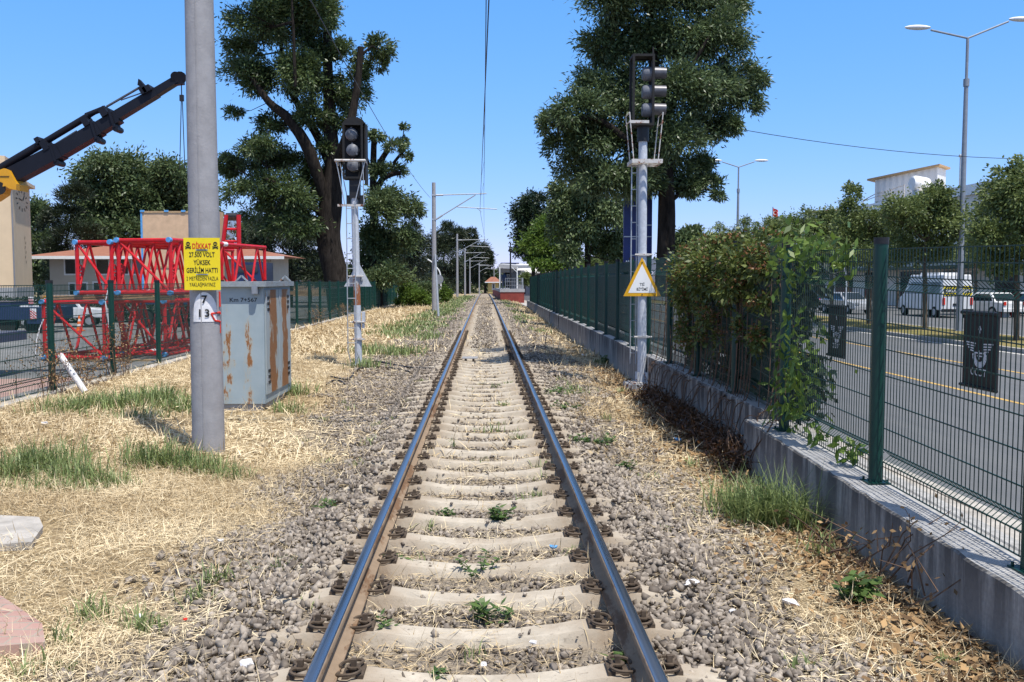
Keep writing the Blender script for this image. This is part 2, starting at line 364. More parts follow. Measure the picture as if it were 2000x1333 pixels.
def scatter(name, protos, pos, size, mat, tint, tilt=.8):
    idx = rng.integers(0, len(protos), len(pos)); Vs, Fs, Ts, o = [], [], [], 0
    for k, (pv, pf) in enumerate(protos):
        s = np.where(idx == k)[0]
        if not len(s): continue
        W = np.einsum('nij,vj->nvi', rotm(len(s), tilt), pv)*size[s][:, None, None]+pos[s][:, None, :]
        Vs.append(W.reshape(-1, 3)); Fs.append((pf[None]+(np.arange(len(s))*len(pv))[:, None, None]+o).reshape(-1, 3)); o += len(s)*len(pv)
        Ts.append(np.clip(np.repeat(tint[s], len(pf))+rng.normal(size=len(s)*len(pf))*.20, 0, 1))
    return npmesh(name, np.concatenate(Vs), np.concatenate(Fs), mat, None, np.concatenate(Ts))
def vnoise(x, y, s, seed=0):
    # smooth value noise, vectorised
    x = np.asarray(x)/s+seed*17.3; y = np.asarray(y)/s-seed*9.1; xi = np.floor(x).astype(int); yi = np.floor(y).astype(int); fx = x-xi; fy = y-yi
    fx = fx*fx*(3-2*fx); fy = fy*fy*(3-2*fy)
    h = lambda a, b: np.modf(np.abs(np.sin(a*127.1+b*311.7+seed*3.7)*43758.5453))[0]
    return (h(xi, yi)*(1-fx)+h(xi+1, yi)*fx)*(1-fy)+(h(xi, yi+1)*(1-fx)+h(xi+1, yi+1)*fx)*fy
GX = [-9.0, -7.4, -4.5, -3.2, -2.6, -2.0, -1.5, -1.0, -.78, .78, 1.0, 1.5, 1.9, 2.4, 2.9, 3.4]
GZ = [0.0, 0.0, -.01, -.02, -.045, -.05, -.03, -.03, -.042, -.042, -.03, -.035, -.06, -.11, -.14, -.14]
def gz(x, y):
    x = np.asarray(x, dtype=float); y = np.asarray(y, dtype=float)
    xx = np.interp(y, [0, 185, 265], [0, 0, 5.8]); d = -4e-5*np.maximum(0, np.minimum(y, 260)-30)**2
    return np.interp(x-xx, GX, GZ) + d + (vnoise(x, y, .35, 1)-.5)*.03*(np.abs(x) > .8) + (vnoise(x, y, .9, 2)-.5)*.05*(np.abs(x) > 1.4)

mk()
# ------------------------------------------------------------------ setting
def sheet(name, x0, x1, z, mat, ys=None, follow=False, lift=0.):
    ys = ys or [-6, 0, 15, 30, 45, 60, 80, 100, 130, 160, 190, 220, 260, 420]
    mb = MB(); vs = []
    for y in ys:
        o = xc(y) if follow else 0
        vs += [(x0+o, y, z+dz(y)+lift), (x1+o, y, z+dz(y)+lift)]
    mb.add(vs, [(2*i, 2*i+1, 2*i+3, 2*i+2) for i in range(len(ys)-1)]); return struct(mb.build(name, mat))
def terrain():
    ys = [-30, 30, 45, 60, 80, 100, 130, 160, 190, 220, 260, 1500]; xs = [-900, -8, 4, 900]; mb = MB()
    mb.add([(x, y, -1.05+dz(y)) for y in ys for x in xs], [(j*4+i, j*4+i+1, j*4+i+5, j*4+i+4) for j in range(len(ys)-1) for i in range(3)])
    struct(mb.build('ground', 'earth'))
    # trackside strip with its real section: ballast bed, shoulders, verges
    xs = np.unique(np.concatenate([np.linspace(-7.45, -3, 24), np.linspace(-3, 3.32, 60)])); ys = np.concatenate([np.linspace(-3, 3.5, 6), np.linspace(3.6, 16, 125), np.linspace(16.3, 45, 90), np.linspace(46, 185, 90), np.linspace(187, 280, 40)])
    X, Y = np.meshgrid(xs, ys); bend = np.where(Y < 185, 0, (Y-185)**2/1100.); Z = gz(X, Y); Xw = X+np.interp(Y, [0, 185, 265], [0, 0, 5.8])
    nx, ny = len(xs), len(ys); i = np.arange(nx*ny).reshape(ny, nx)
    Fq = np.stack([i[:-1, :-1], i[:-1, 1:], i[1:, 1:], i[1:, :-1]], -1).reshape(-1, 4)
    V = np.stack([Xw, Y, gz(Xw, Y)-.012], -1).reshape(-1, 3)
    o = npmesh('track_bed', V, Fq, 'soil'); o.data.polygons.foreach_set('use_smooth', [True]*len(o.data.polygons)); struct(o)
terrain()
sheet('road', 4.75, 16.45, -.35, 'asphalt'); sheet('road', 20.4, 33.5, -.36, 'asphalt')
def kerbed(name, x0, x1, ztop, mat, y0, y1, kw=.16):
    ys = [y for y in [y0, 15, 30, 45, 60, 80, 100, 130, 160, 200, 260, 400] if y0 <= y <= y1]+[y1]; mb = MB()
    for a, b in zip(ys, ys[1:]):
        for xa, xb, zz, mi in ((x0, x0+kw, ztop, 0), (x1-kw, x1, ztop, 0), (x0+kw, x1-kw, ztop-.012, 1)):
            mb.mi = mi; za, zb = zz+dz(a), zz+dz(b)
            mb.add([(xa, a, za), (xb, a, za), (xb, b, zb), (xa, b, zb), (xa, a, za-.3), (xb, a, za-.3), (xb, b, zb-.3), (xa, b, zb-.3)], [(0, 1, 2, 3), (0, 3, 7, 4), (1, 5, 6, 2), (0, 4, 5, 1)])
    return struct(mb.build(name, ['kerb', mat]))
kerbed('median_strip', 16.5, 20.35, -.22, 'turf', 0, 400)
kerbed('pavement', 3.35, 4.7, -.22, 'kerb', -6, 400)
kerbed('pavement', 33.55, 36.0, -.22, 'kerb', 0, 400)
def line(name, pts, w, mat, z=-.346):
    mb = MB(); 
    for (xa, ya), (xb, yb) in zip(pts, pts[1:]):
        mb.add([(xa-w/2, ya, z+dz(ya)), (xa+w/2, ya, z+dz(ya)), (xb+w/2, yb, z+dz(yb)), (xb-w/2, yb, z+dz(yb))], [(0, 1, 2, 3)])
    return struct(mb.build(name, mat))
YS = [4, 16, 30, 45, 60, 80, 100, 130, 160, 200, 260]
line('lane_line', [(9.75, y) for y in YS], .12, 'lineyellow'); line('lane_line', [(12.95, y) for y in YS], .12, 'lineyellow')
line('edge_line', [(16.2, y) for y in YS], .13, 'linewhite')
# left: lorry park below the line, with a brick footway along the fence
sheet('parking_lot', -95, -9.6, -.70, 'lot'); 
mb = MB(); ys = [-6, 15, 23, 30, 45, 60, 80, 100, 130, 180]
for a, b in zip(ys, ys[1:]):
    mb.mi = 0; mb.add([(-7.62, a, -.02+dz(a)), (-7.62, b, -.02+dz(b)), (-8.6, b, -.45+dz(b)), (-8.6, a, -.45+dz(a))], [(0, 1, 2, 3)])
    mb.mi = 1; mb.add([(-8.6, a, -.45+dz(a)), (-8.6, b, -.45+dz(b)), (-10.2, b, -.69+dz(b)), (-10.2, a, -.69+dz(a))], [(0, 1, 2, 3)])
struct(mb.build('footway', ['kerb', 'concgrey']))
mb = MB(); mb.add([(-8.3, 8, -.30), (-8.3, 21.5, -.30), (-12.6, 24.5, -.675), (-16, 19, -.675), (-16, 8, -.675)], [(0, 4, 3, 2, 1)][:1]); struct(mb.build('brick_footway', 'paver'))
sheet('lot_kerb', -62, -30, -.60, 'kerb', [56, 57.2]); line('kerb_line', [(-60, 55.8), (-30, 55.8)], .5, 'lineyellow', -.69)
mb = MB(); mb.add([(-62, 57.5, -.62), (-24, 57.5, -.62), (-9, 62, -.62), (-9, 130, -4), (-62, 130, -4)], [(0, 1, 2, 3, 4)]); struct(mb.build('lawn', 'turf'))
# slab and pavers at the left edge of the foreground
def slab(name, label, pts, z0, z1, mat, cat):
    mb = MB(); mb.prism([(p[0], p[1]) for p in pts], lambda u, v, d: (u, v, d), z0, z1); o = mb.build(name, mat); return tag(o, label, cat)
c = [gnd(*q, .03) for q in ((-60, 1062), (62, 1052), (84, 1022), (76, 1004), (-60, 998))]
slab('concrete_slab', 'worn pale concrete slab sunk in the dry straw', c, -.12, .006, 'kerb', 'slab')
c = [gnd(*q, .03) for q in ((-60, 1262), (88, 1248), (82, 1212), (4, 1160), (-60, 1135))]
slab('brick_patch', 'patch of faded red brick pavers edged by dry straw', c, -.12, .014, 'paver', 'paving')

# ------------------------------------------------------------------ track
YT = list(np.linspace(1.5, 30, 12))+list(np.linspace(36, 180, 25))+list(np.linspace(186, 285, 26))
RAILZ = .19
prof = [(-.0625, 0), (.0625, 0), (.0625, .011), (.02, .026), (.0085, .04), (.0085, .098), (.0335, .112), (.0335, .139), (.029, .146), (.017, .149), (-.017, .149), (-.029, .146), (-.0335, .139), (-.0335, .112), (-.0085, .098), (-.0085, .04), (-.02, .026), (-.0625, .011)]
for s, lab in ((-1, 'left rail of the track, sunlit on its inner side, top polished blue'), (1, 'right rail of the track, shaded on its inner side, top polished blue')):
    mb = MB(); n = len(prof); vs = []
    for y in YT: vs += [(s*.7525+xc(y)+u, y, RAILZ-.149+dz(y)+v) for u, v in prof]
    for i in range(len(YT)-1):
        for k in range(n):
            mb.mi = 1 if 8 <= k <= 10 else 0
            if i == 0 and k == 0: mb.add(vs, [])
            mb.f.append((i*n+k, i*n+(k+1) % n, (i+1)*n+(k+1) % n, (i+1)*n+k)); mb.k.append(mb.mi)
    tag(mb.build('rail', ['rail', 'railtop'], smooth=50), lab, 'rail')
def sleeper_mesh():
    mb = MB(); st = [(-1.3, -.02, .07), (-1.22, .0, .075), (-1.02, .022, .08), (-.93, .036, .085), (-.86, .040, .085), (-.84, .030, .085), (-.65, .030, .085), (-.63, .040, .085), (-.55, .036, .08), (-.40, .012, .078), (-.2, -.006, .075), (0, -.012, .074)]
    st = st+[(-x, z, w) for x, z, w in st[-2::-1]]; vs = []
    for x, z, w in st: vs += [(x, -.15, -.2), (x, -w-.014, z-.022), (x, -w, z), (x, w, z), (x, w+.014, z-.022), (x, .15, -.2)]
    n = 6; fs = [(i*n+k, (i+1)*n+k, (i+1)*n+(k+1) % n, i*n+(k+1) % n) for i in range(len(st)-1) for k in range(n)]+[tuple(range(n)), tuple(range((len(st)-1)*n, len(st)*n))[::-1]]
    mb.add(vs, fs); return mb
def clip_mesh(s):                       # s = side of the rail: plate, screw spike and sprung W clip
    mb = MB(); mb.box((s*.125, 0, .040), (.10, .11, .018)); mb.box((s*.160, 0, .054), (.035, .14, .022))
    mb.tube([(s*.125, 0, .03), (s*.125, 0, .075)], .021, 10); mb.tube([(s*.125, 0, .075), (s*.125, 0, .083)], .034, 12); mb.box((s*.125, 0, .100), (.026, .026, .034))
    for k in (-1, 1): mb.tube(smooth_path([(s*.105, 0, .066), (s*.150, k*.025, .080), (s*.162, k*.060, .082), (s*.130, k*.085, .076), (s*.075, k*.080, .070), (s*.052, k*.055, .062), (s*.060, k*.03, .062)]), .0085, 6)
    return mb
SL = sleeper_mesh(); slm = None; clm = {}
ns = 0; y = 3.73-.595*2
slroot = None
while y < 72:
    full = y < 34
    if slroot is None:
        slroot = thing('sleeper', 'pale concrete railway sleeper lying across under both rails', 'railway sleeper', (0, 0, 0), 0, 'concrete sleepers under the rails')
        body = SL.build('sleeper_body', 'conc', slroot, 35, local=True)
        for rx in (-.7525, .7525):
            for s in (-1, 1):
                key = s
                if key not in clm: clm[key] = clip_mesh(s).build('rail_clip', 'clip', slroot, 40, local=True); o = clm[key]
                else: o = clm[key].copy(); COL.objects.link(o); o.parent = slroot
                o.location = (rx, 0, -.008)
        cur = slroot
    elif full: cur = copy_tree(slroot)
    else:
        cur = slroot.copy(); COL.objects.link(cur); c = body.copy(); COL.objects.link(c); c.parent = cur
    cur.location = (random.gauss(0, .012), y+random.gauss(0, .008), dz(y)); cur.rotation_euler = (0, 0, random.gauss(0, .004))
    y += .595; ns += 1

# ballast
def EDGE(x, y): return np.where(x < 0, np.interp(y, [5, 9, 12, 20, 40], [1.68, 1.75, 2.0, 2.7, 2.5]), np.interp(y, [4, 6, 9, 13, 18, 40], [1.95, 1.8, 1.55, 1.5, 1.9, 2.0]))+(vnoise(x, y, .8, 5)-.5)*.9
protosA = [hull_proto(random.randint(6, 9), random.uniform(.38, .75)) for _ in range(20)]; protosB = [hull_proto(7, random.uniform(.4, .75)) for _ in range(12)]
def stones(y0, y1, dens, s0, s1, protos, name):
    A = (y1-y0)*6.0; n = int(A*dens); x = rng.uniform(-2.95, 2.95, n); yy = rng.uniform(y0, y1, n)
    ax = np.abs(x); edge = EDGE(x, yy)
    pr = np.clip(.5+(edge-ax)/.9, 0, 1)*np.clip(.35+1.1*vnoise(x, yy, .45, 18), 0, 1)
    inn = ax < .72; patch = vnoise(x, yy, .5, 8); pr = np.where(inn, np.where(yy > 26, .95, np.clip(.05+patch*.85, 0, 1)), pr)
    pr = np.where((ax > .68) & (ax < .83), .10, pr)
    onsl = (np.abs(((yy-(3.73-.595*2)+.2975) % .595)-.2975) < .115) & (ax < 1.28) & (yy < 70)
    pr = np.where(onsl, np.where((yy > 26) & (ax < .45), .8, np.where(ax < .83, .03, np.where(ax < 1.0, .15, .40*(yy < 12)+.15))), pr)
    k = rng.random(n) < pr; x, yy, ax, onsl, inn = x[k], yy[k], ax[k], onsl[k], inn[k]; n = len(x)
    sz = s0+(s1-s0)*rng.random(n)**2.0; sz = np.where(inn, sz*.8, sz); z = gz(x, yy)+sz*.10+rng.random(n)*.010*(~inn)+np.where(onsl, .05, 0)+np.where((ax > .83)&(ax < 1.5)&~onsl, .022, 0)
    t = np.clip(.45+rng.normal(size=n)*.26+(vnoise(x, yy, 1.7, 3)-.5)*.3, 0, 1)
    return stuff(scatter(name, protos, np.stack([x, yy, z], 1), sz, 'rock', t))
stones(3.4, 9.5, 1500, .009, .040, protosA, 'gravel'); stones(9.5, 18, 900, .012, .040, protosB, 'gravel'); stones(18, 45, 260, .025, .055, protosB, 'gravel'); stones(45, 120, 70, .04, .085, protosB, 'gravel')

# ------------------------------------------------------------------ ground cover
def place_verge(n, y0, y1, xa=-7.2, xb=3.0, bias=1.6):
    yy = y0+(y1-y0)*rng.random(n)**bias; x = rng.uniform(xa, xb, n); return x, yy
def straws(name, n, y0, y1, l0, l1, w, bias=1.3):
    x, yy = place_verge(n, y0, y1, -7.25, 3.05, bias); ed = EDGE(x, yy)
    L = -x; pr = np.clip((L-ed+.35)/.7, 0, 1); pr = np.where(x > 0, np.clip((x-ed+.35)/.5, 0, 1)*.8, pr)
    pr *= np.clip((vnoise(x, yy, .5, 12)*.6+vnoise(x, yy, 1.9, 13)*.6-.18)*1.6, .05, 1); pr = np.where(np.abs(x) < .7, .05+.16*(vnoise(x, yy, .4, 21) > .5), np.maximum(pr, np.where(np.abs(x) > 1.3, .24, .07)))
    pr = np.where((x < -2.3) & (x > -4.7) & (yy < 7.5) & (((x+3.9)**2/1.0+(yy-7.15)**2/.35 < .45)), 0.05, pr)
    k = rng.random(n) < pr; x, yy = x[k], yy[k]; n = len(x); z = gz(x, yy)
    upright = rng.random(n) < .17; a = rng.uniform(0, 6.283, n)+np.where(vnoise(x, yy, .6, 4) > .5, 0, 1.2)
    el = np.where(upright, rng.uniform(.5, 1.4, n), rng.normal(.05, .16, n)); d = np.stack([np.cos(a)*np.cos(el), np.sin(a)*np.cos(el), np.sin(el)], 1)
    ln = l0+(l1-l0)*rng.random(n)**2; p = np.stack([x, yy, z+.004+rng.random(n)*.03*(~upright)], 1)
    V, Fq = leaf_geo(p, d, ln, w*(.6+.8*rng.random(n)), np.array([[0, 0, 1.]]).repeat(n, 0)*0+np.stack([-np.sin(a), np.cos(a), 0*a], 1)*0+np.array([[0, 0, 1.]]))
    t = np.clip(.5+rng.normal(size=n)*.2+(vnoise(x, yy, .8, 7)-.5)*.7, 0, 1); return stuff(npmesh(name, V, Fq, 'straw', None, t))
straws('dry_grass', 330000, 3.3, 10, .03, .22, .0045, 1.25); straws('dry_grass', 130000, 10, 24, .07, .28, .010, 1.3); straws('dry_grass', 90000, 24, 120, .14, .38, .03, 1.7)
def blades(name, spots, mat='grassblade', w=.009):
    Ps, Ds, Ls, Ts, Ws = [], [], [], [], []
    for (x, y_, rx, ry, n, h) in spots:
        px = x+rng.normal(size=n)*rx*.5; py = y_+rng.normal(size=n)*ry*.5; a = rng.uniform(0, 6.283, n); el = rng.uniform(.75, 1.5, n)
        d = np.stack([np.cos(a)*np.cos(el), np.sin(a)*np.cos(el), np.sin(el)], 1); Ps.append(np.stack([px, py, gz(px, py)], 1)); Ds.append(d); Ls.append(h*(.4+.7*rng.random(n))); Ts.append(np.clip(rng.normal(.5, .25, n), 0, 1)); Ws.append(np.full(n, w*max(1, y_/9)))
    p, d, ln, t, w_ = map(np.concatenate, (Ps, Ds, Ls, Ts, Ws)); n = len(p)
    # two segments so that the blades bow over
    mid = p+d*ln[:, None]*.6; d2 = d.copy(); d2[:, 2] -= .75; d2 = unit(d2); tip = mid+d2*ln[:, None]*.5; r = unit(np.cross(d, np.array([[0, 0, 1.]]))+1e-4)*w_[:, None]*.5
    V = np.stack([p-r, p+r, mid+r*.8, mid-r*.8, tip], 1).reshape(-1, 3); b = np.arange(n)[:, None]*5
    Fq = np.concatenate([b+np.array([[0, 1, 2]]), b+np.array([[0, 2, 3]]), b+np.array([[3, 2, 4]])]); return stuff(npmesh(name, V, Fq, mat, None, np.concatenate([t]*3)))
def gp(px, py, z=-.01): q = gnd(px, py, z); return q.x, q.y
sp = []
def clump(px, py, rx, ry, n, h):
    x, y_ = gp(px, py); sp.append((x, y_, rx, ry, int(n*.95), h*1.5))
for a in ((30, 930, .35, .35, 380, .24), (95, 915, .35, .3, 420, .26), (150, 935, .3, .25, 300, .2), (205, 945, .25, .2, 200, .15), (110, 955, .5, .2, 260, .10), (290, 905, .3, .25, 260, .24), (350, 905, .25, .22, 220, .2), (400, 912, .3, .25, 220, .17), (460, 925, .2, .2, 90, .15),
          (150, 805, .6, .5, 420, .2), (230, 795, .6, .4, 520, .22), (300, 785, .5, .4, 420, .24), (350, 800, .4, .3, 260, .2), (270, 815, .5, .3, 200, .13), (575, 770, .3, .4, 160, .2), (560, 800, .3, .3, 120, .15), (735, 690, .8, 1.0, 420, .25), (790, 690, .5, 1.0, 260, .2), (840, 660, .5, 1.5, 200, .22), (720, 715, .4, .5, 160, .2),
          (430, 1130, .12, .1, 40, .12), (180, 1190, .12, .1, 60, .12), (260, 1210, .1, .08, 40, .12), (380, 1160, .1, .1, 40, .1), (1180, 700, .3, .5, 100, .15), (1115, 760, .3, .4, 90, .12)): clump(*a)
for a in ((1480, 1000, .28, .25, 420, .34), (1530, 1005, .22, .2, 300, .36), (1440, 985, .2, .25, 180, .26), (1570, 1015, .12, .15, 90, .32), (1600, 1060, .12, .1, 50, .2)): clump(*a)
for i in range(70):                       # thin tufts in the track and on the shoulders
    x = rng.choice([rng.uniform(-.6, .6), rng.uniform(-2.4, -1.0), rng.uniform(1.0, 2.6)]); y_ = 3.6+14*rng.random()**1.5; sp.append((x, y_, .10, .07, int(rng.integers(10, 34)), rng.uniform(.07, .17)))
blades('green_grass', sp)
# greener streak between verge and ballast in the distance, left of the track
sp = []
for i in range(170):
    y_ = 32+100*rng.random()**1.4; x = -2.6+rng.normal()*.45-(.4 if y_ < 50 else 0); sp.append((x, y_, .7, 1.6, 46, .22))
for i in range(50):
    y_ = 30+70*rng.random(); sp.append((1.9+rng.normal()*.25, y_, .4, 1.2, 24, .18))
blades('green_grass', sp, w=.012)
# fallen dead leaves along the wall
def dead(n):
    yy = 3.4+18*rng.random(n)**1.7; x = 2.72-np.abs(rng.normal(size=n))*.36+np.where(yy > 9.8, .15, 0); k = x > 1.1; x, yy = x[k], yy[k]; n = len(x)
    a = rng.uniform(0, 6.283, n); el = rng.normal(.1, .35, n); d = np.stack([np.cos(a)*np.cos(el), np.sin(a)*np.cos(el), np.sin(el)], 1)
    near_ = yy < 6; p = np.stack([x, yy, gz(x, yy)+.01+rng.random(n)*.05], 1); V, Fq = leaf_geo(p, d, .04+.07*rng.random(n)**2, .018+.03*rng.random(n), np.array([[0, 0, 1.]]))
    return stuff(npmesh('leaf_litter', V, Fq, 'litter', None, rng.random(n)))
dead(9000)
# leafy weeds as things
def weed(name, label, px, py, n, h, r, leaf='weedleaf', ll=.06, lw=.025, z=-.03, stemh=None):
    q = gnd(px, py, z); g = float(gz(q.x, q.y)); t = thing(name, label, 'weed', (q.x, q.y, g)); mb = MB(); Pz, D = [], []
    for i in range(max(4, n//14)):
        a = random.uniform(0, 6.28); rr = r*random.random()**.6; hh = h*random.uniform(.5, 1); b = Vector((q.x+math.cos(a)*rr*.3, q.y+math.sin(a)*rr*.3, g-.01)); e = Vector((q.x+math.cos(a)*rr, q.y+math.sin(a)*rr, g+hh)); mb.tube([b, (b+e)/2+Vector((0, 0, hh*.15)), e], [.003, .0025, .001], 4, False)
        for k in range(14):
            f = random.uniform(.15, 1.05); p = b.lerp(e, f); aa = random.uniform(0, 6.28); Pz.append(p[:]); D.append((math.cos(aa), math.sin(aa), random.uniform(-.1, .7)))
    mb.build('stem', 'twig' if leaf != 'weedleaf' else leaf, t); Pz = np.array(Pz); k = len(Pz)
    V, Fq = leaf_geo(Pz, np.array(D), ll*(.5+.8*rng.random(k)), lw*(.6+.6*rng.random(k)), np.array([[0, 0, 1.]])); npmesh('leaf', V, Fq, leaf, t, rng.random(k)); return t
weed('thistle_weed', 'largest green thistle growing between the rails, mid track', 968, 1020, 170, .15, .13, ll=.07, lw=.03)
weed('thistle_weed', 'small thistle left of the large one, near the left rail', 866, 1012, 70, .09, .08)
weed('rail_weed', 'low green weed clump against the left rail clips', 775, 1105, 80, .12, .08)
weed('rail_weed', 'pair of leafy sprigs in the near ballast between two sleepers', 965, 1212, 110, .14, .14, ll=.075, lw=.03)
weed('rail_weed', 'leafy sprig in front of a sleeper, mid track, fourth sleeper up', 940, 1120, 100, .13, .16, ll=.05)
weed('rail_weed', 'small weed by the right rail at the bottom of the picture', 1218, 1310, 70, .10, .07, ll=.07)
weed('rail_weed', 'tiny bright weed on the nearest sleeper', 860, 1325, 30, .06, .05)
weed('rail_weed', 'dark green sprig under a white paper scrap beside the left rail', 748, 1245, 60, .12, .05)
weed('shoulder_weed', 'grey green thistle rosette on the left ballast shoulder', 640, 998, 80, .09, .10)
weed('broadleaf_weed', 'young tree seedling with large bright leaves by the near wall', 1665, 1160, 120, .20, .14, ll=.10, lw=.05)
weed('creeping_weed', 'dark green creeping weed right of the right rail', 1160, 870, 240, .12, .30, ll=.07, lw=.035)
weed('creeping_weed', 'second creeping weed farther along the right shoulder', 1110, 800, 160, .11, .3, ll=.07, lw=.035)
weed('creeping_weed', 'green weed mat on gravel before the right signal mast', 1100, 770, 200, .12, .35, ll=.08, lw=.04)
weed('creeping_weed', 'green weed clump at the wall behind the right mast', 1192, 702, 260, .28, .30, ll=.12, lw=.06)
weed('creeping_weed', 'small weed sprig between creeping weed and the near wall', 1225, 915, 110, .12, .16, ll=.05)
weed('wall_weed', 'dark leafy weed growing up the near wall end', 1505, 905, 110, .30, .12, ll=.07, lw=.03)
weed('fence_weed', 'yellow green weed at the foot of the left signal mast', 690, 715, 80, .15, .2, ll=.08)
# litter
def scrap(name, label, px, py, r, mat='offwhite', z=-.02, cat='litter'):
    q = gnd(px, py, z); V, Fq = hull_proto(14, .5); mb = MB(); mb.add([(q.x+v[0]*r*random.uniform(.6, 1.3), q.y+v[1]*r*random.uniform(.6, 1.3), float(gz(q.x, q.y))+.05+v[2]*r*.8) for v in V], [tuple(f) for f in Fq]); tag(mb.build(name, mat), label, cat)
scrap('crumpled_paper', 'white crumpled paper beside the left rail on a sleeper end', 743, 1118, .024); scrap('crumpled_paper', 'white tissue on a stalk next to the left rail', 750, 1215, .022, z=.02)
scrap('crumpled_paper', 'white paper scrap between the rails near the bottom', 1040, 1265, .026); scrap('crumpled_paper', 'small white scrap lying on the nearest sleeper', 945, 1300, .02, z=0.)
scrap('crumpled_paper', 'white rag half buried in ballast left of the left rail', 480, 1308, .045); scrap('crumpled_paper', 'small white wad in the dry straw right of the lone red cap', 432, 1070, .03)
scrap('crumpled_paper', 'white paper in the straw below the pole', 272, 1200, .024); scrap('crumpled_paper', 'flat white plastic scrap on the right ballast', 1350, 1152, .05); scrap('crumpled_paper', 'grey white rag on leaves by the near wall', 1545, 1178, .05)
scrap('crumpled_paper', 'white scrap beside the right rail outside', 1430, 1205, .02); scrap('plastic_bag', 'bright blue plastic bag in dry weeds by the far wall', 1325, 852, .06, 'bluetape'); scrap('plastic_bottle', 'pale blue plastic scrap beside the right rail inside', 1082, 1076, .035, 'bluetape')
scrap('bottle_cap', 'dark red bottle cap in the straw', 362, 1212, .016, 'redink'); scrap('crumpled_paper', 'white bag lying in the grass right of the green tufts, by the fence', 88, 835, .045); scrap('crumpled_paper', 'pinkish white litter on straw by the right wall', 1140, 690, .10)

# ------------------------------------------------------------------ fences and walls
def mesh_fence(name, label, xf, ys, zb, h, side, r, mat='green', plate=True, wk=1.):
    t = thing(name, label, 'fence', (xf(ys[0]), ys[0], zb(ys[0])))
    folds = (.22, h-.26)
    for y in ys:
        x, z = xf(y), zb(y)+dz(y); mb = MB(); mb.mi = 0; mb.tube([(x, y, z-.02), (x, y, z+h+.035)], r, 14)
        mb.mi = 1; mb.tube([(x, y, z+h+.035), (x, y, z+h+.085)], r*1.06, 14)
        mb.mi = 0
        if plate:
            mb.box((x, y, z+.006), (.17, .17, .012))
            for a in (-1, 1):
                for b in (-1, 1): mb.tube([(x+a*.065, y+b*.065, z+.01), (x+a*.065, y+b*.065, z+.035)], .01, 6)
        mb.mi = 1
        for zz in (.3, h*.5, h-.22): mb.box((x+side*.035, y+r+.012, z+zz), (.05, .03, .05))
        mb.build('post', [mat, 'black'], t, 40)
    for ya, yb in zip(ys, ys[1:]):
        mb = MB(); xa, xb = xf(ya), xf(yb); a, b = ya+r+.01, yb-r-.01; n = max(2, int((b-a)/.05)); prof = [(.03, 0)]
        for f in folds: prof += [(f-.05, 0), (f, .055), (f+.05, 0)]
        prof += [(h, 0)]; wr = wk* .0031 if ya < 30 else .0042
        sx = lambda y: xa+(xb-xa)*(y-ya)/(yb-ya); zz0 = lambda y: zb(y)+dz(y)
        for i in range(n+1):
            y = a+(b-a)*i/n; mb.tube([(sx(y)+side*(.03+o), y, zz0(y)+z) for z, o in prof], wr, 3, False)
        zs = [(z, o) for z, o in prof]+[(z, 0) for z in np.arange(.43, h-.4, .2)]+[(h-.1, 0)]
        for z, o in zs: mb.tube([(sx(a)+side*(.03+o+.004), a, zz0(a)+z), (sx(b)+side*(.03+o+.004), b, zz0(b)+z)], wr*(1.3 if wk < 1.4 else 2.0), 4, False)
        mb.build('mesh_panel', mat, t)
    return t
def rfx(y): return 3.0 if y < 9.7 else (3.1 if y < 40 else 3.1+(y-40)*.012)
def rfz(y): return (.29+.022*(y-4.5)) if y < 9.7 else (.50 if y < 30 else .50-.004*(y-30))
RP = [2.9, 4.95, 7.0, 9.2]+[11.4+2.06*i for i in range(30)]
mesh_fence('mesh_fence', 'dark green wire mesh fence standing on the concrete wall, right of the track', rfx, RP, rfz, 1.79, 1, .052, wk=1.38)
def lfx(y): return -7.3
LP_ = [13.3+2.57*i for i in range(26)]
mesh_fence('mesh_fence', 'dark green wire mesh fence on a low kerb, left of the track', lfx, LP_, lambda y: .03, 1.78, -1, .055, plate=False, wk=1.45)
def wallseg(mb, x0, x1, ya, yb, za, zb_, mi_top=1):
    mb.mi = 0; mb.add([(x0, ya, -.6+dz(ya)), (x0, yb, -.6+dz(yb)), (x0, yb, zb_-.012), (x0, ya, za-.012), (x1, ya, -.6+dz(ya)), (x1, yb, -.6+dz(yb)), (x1, yb, zb_-.012), (x1, ya, za-.012), (x0+.012, ya, za), (x0+.012, yb, zb_), (x1-.012, yb, zb_), (x1-.012, ya, za)],
        [(0, 3, 2, 1), (4, 5, 6, 7), (0, 4, 7, 3), (1, 2, 6, 5), (3, 8, 9, 2), (11, 7, 6, 10), (3, 7, 11, 8), (2, 9, 10, 6)])
    mb.mi = mi_top; o = len(mb.v); mb.f.append((o-4, o-1, o-2, o-3)); mb.k.append(mi_top)
def roughwall(name, label, x0, x1, cuts, zf):
    t = thing(name, label, 'wall', (x0, cuts[0], 0))
    for i, (a, b) in enumerate(zip(cuts, cuts[1:])):
        mb = MB(); n = max(1, int((b-a)/.25)) if a < 16 else 1; ys = np.linspace(a+.006, b-.006, n+1); jx = random.uniform(-.02, .02)
        for ya, yb in zip(ys, ys[1:]): 
            wallseg(mb, x0(ya)+jx if callable(x0) else x0, (x1(ya) if callable(x1) else x1), ya, yb, zf(ya)+dz(ya), zf(yb)+dz(yb))
        mb.build('wall_segment', ['wall', 'walltop'], t)
    return t
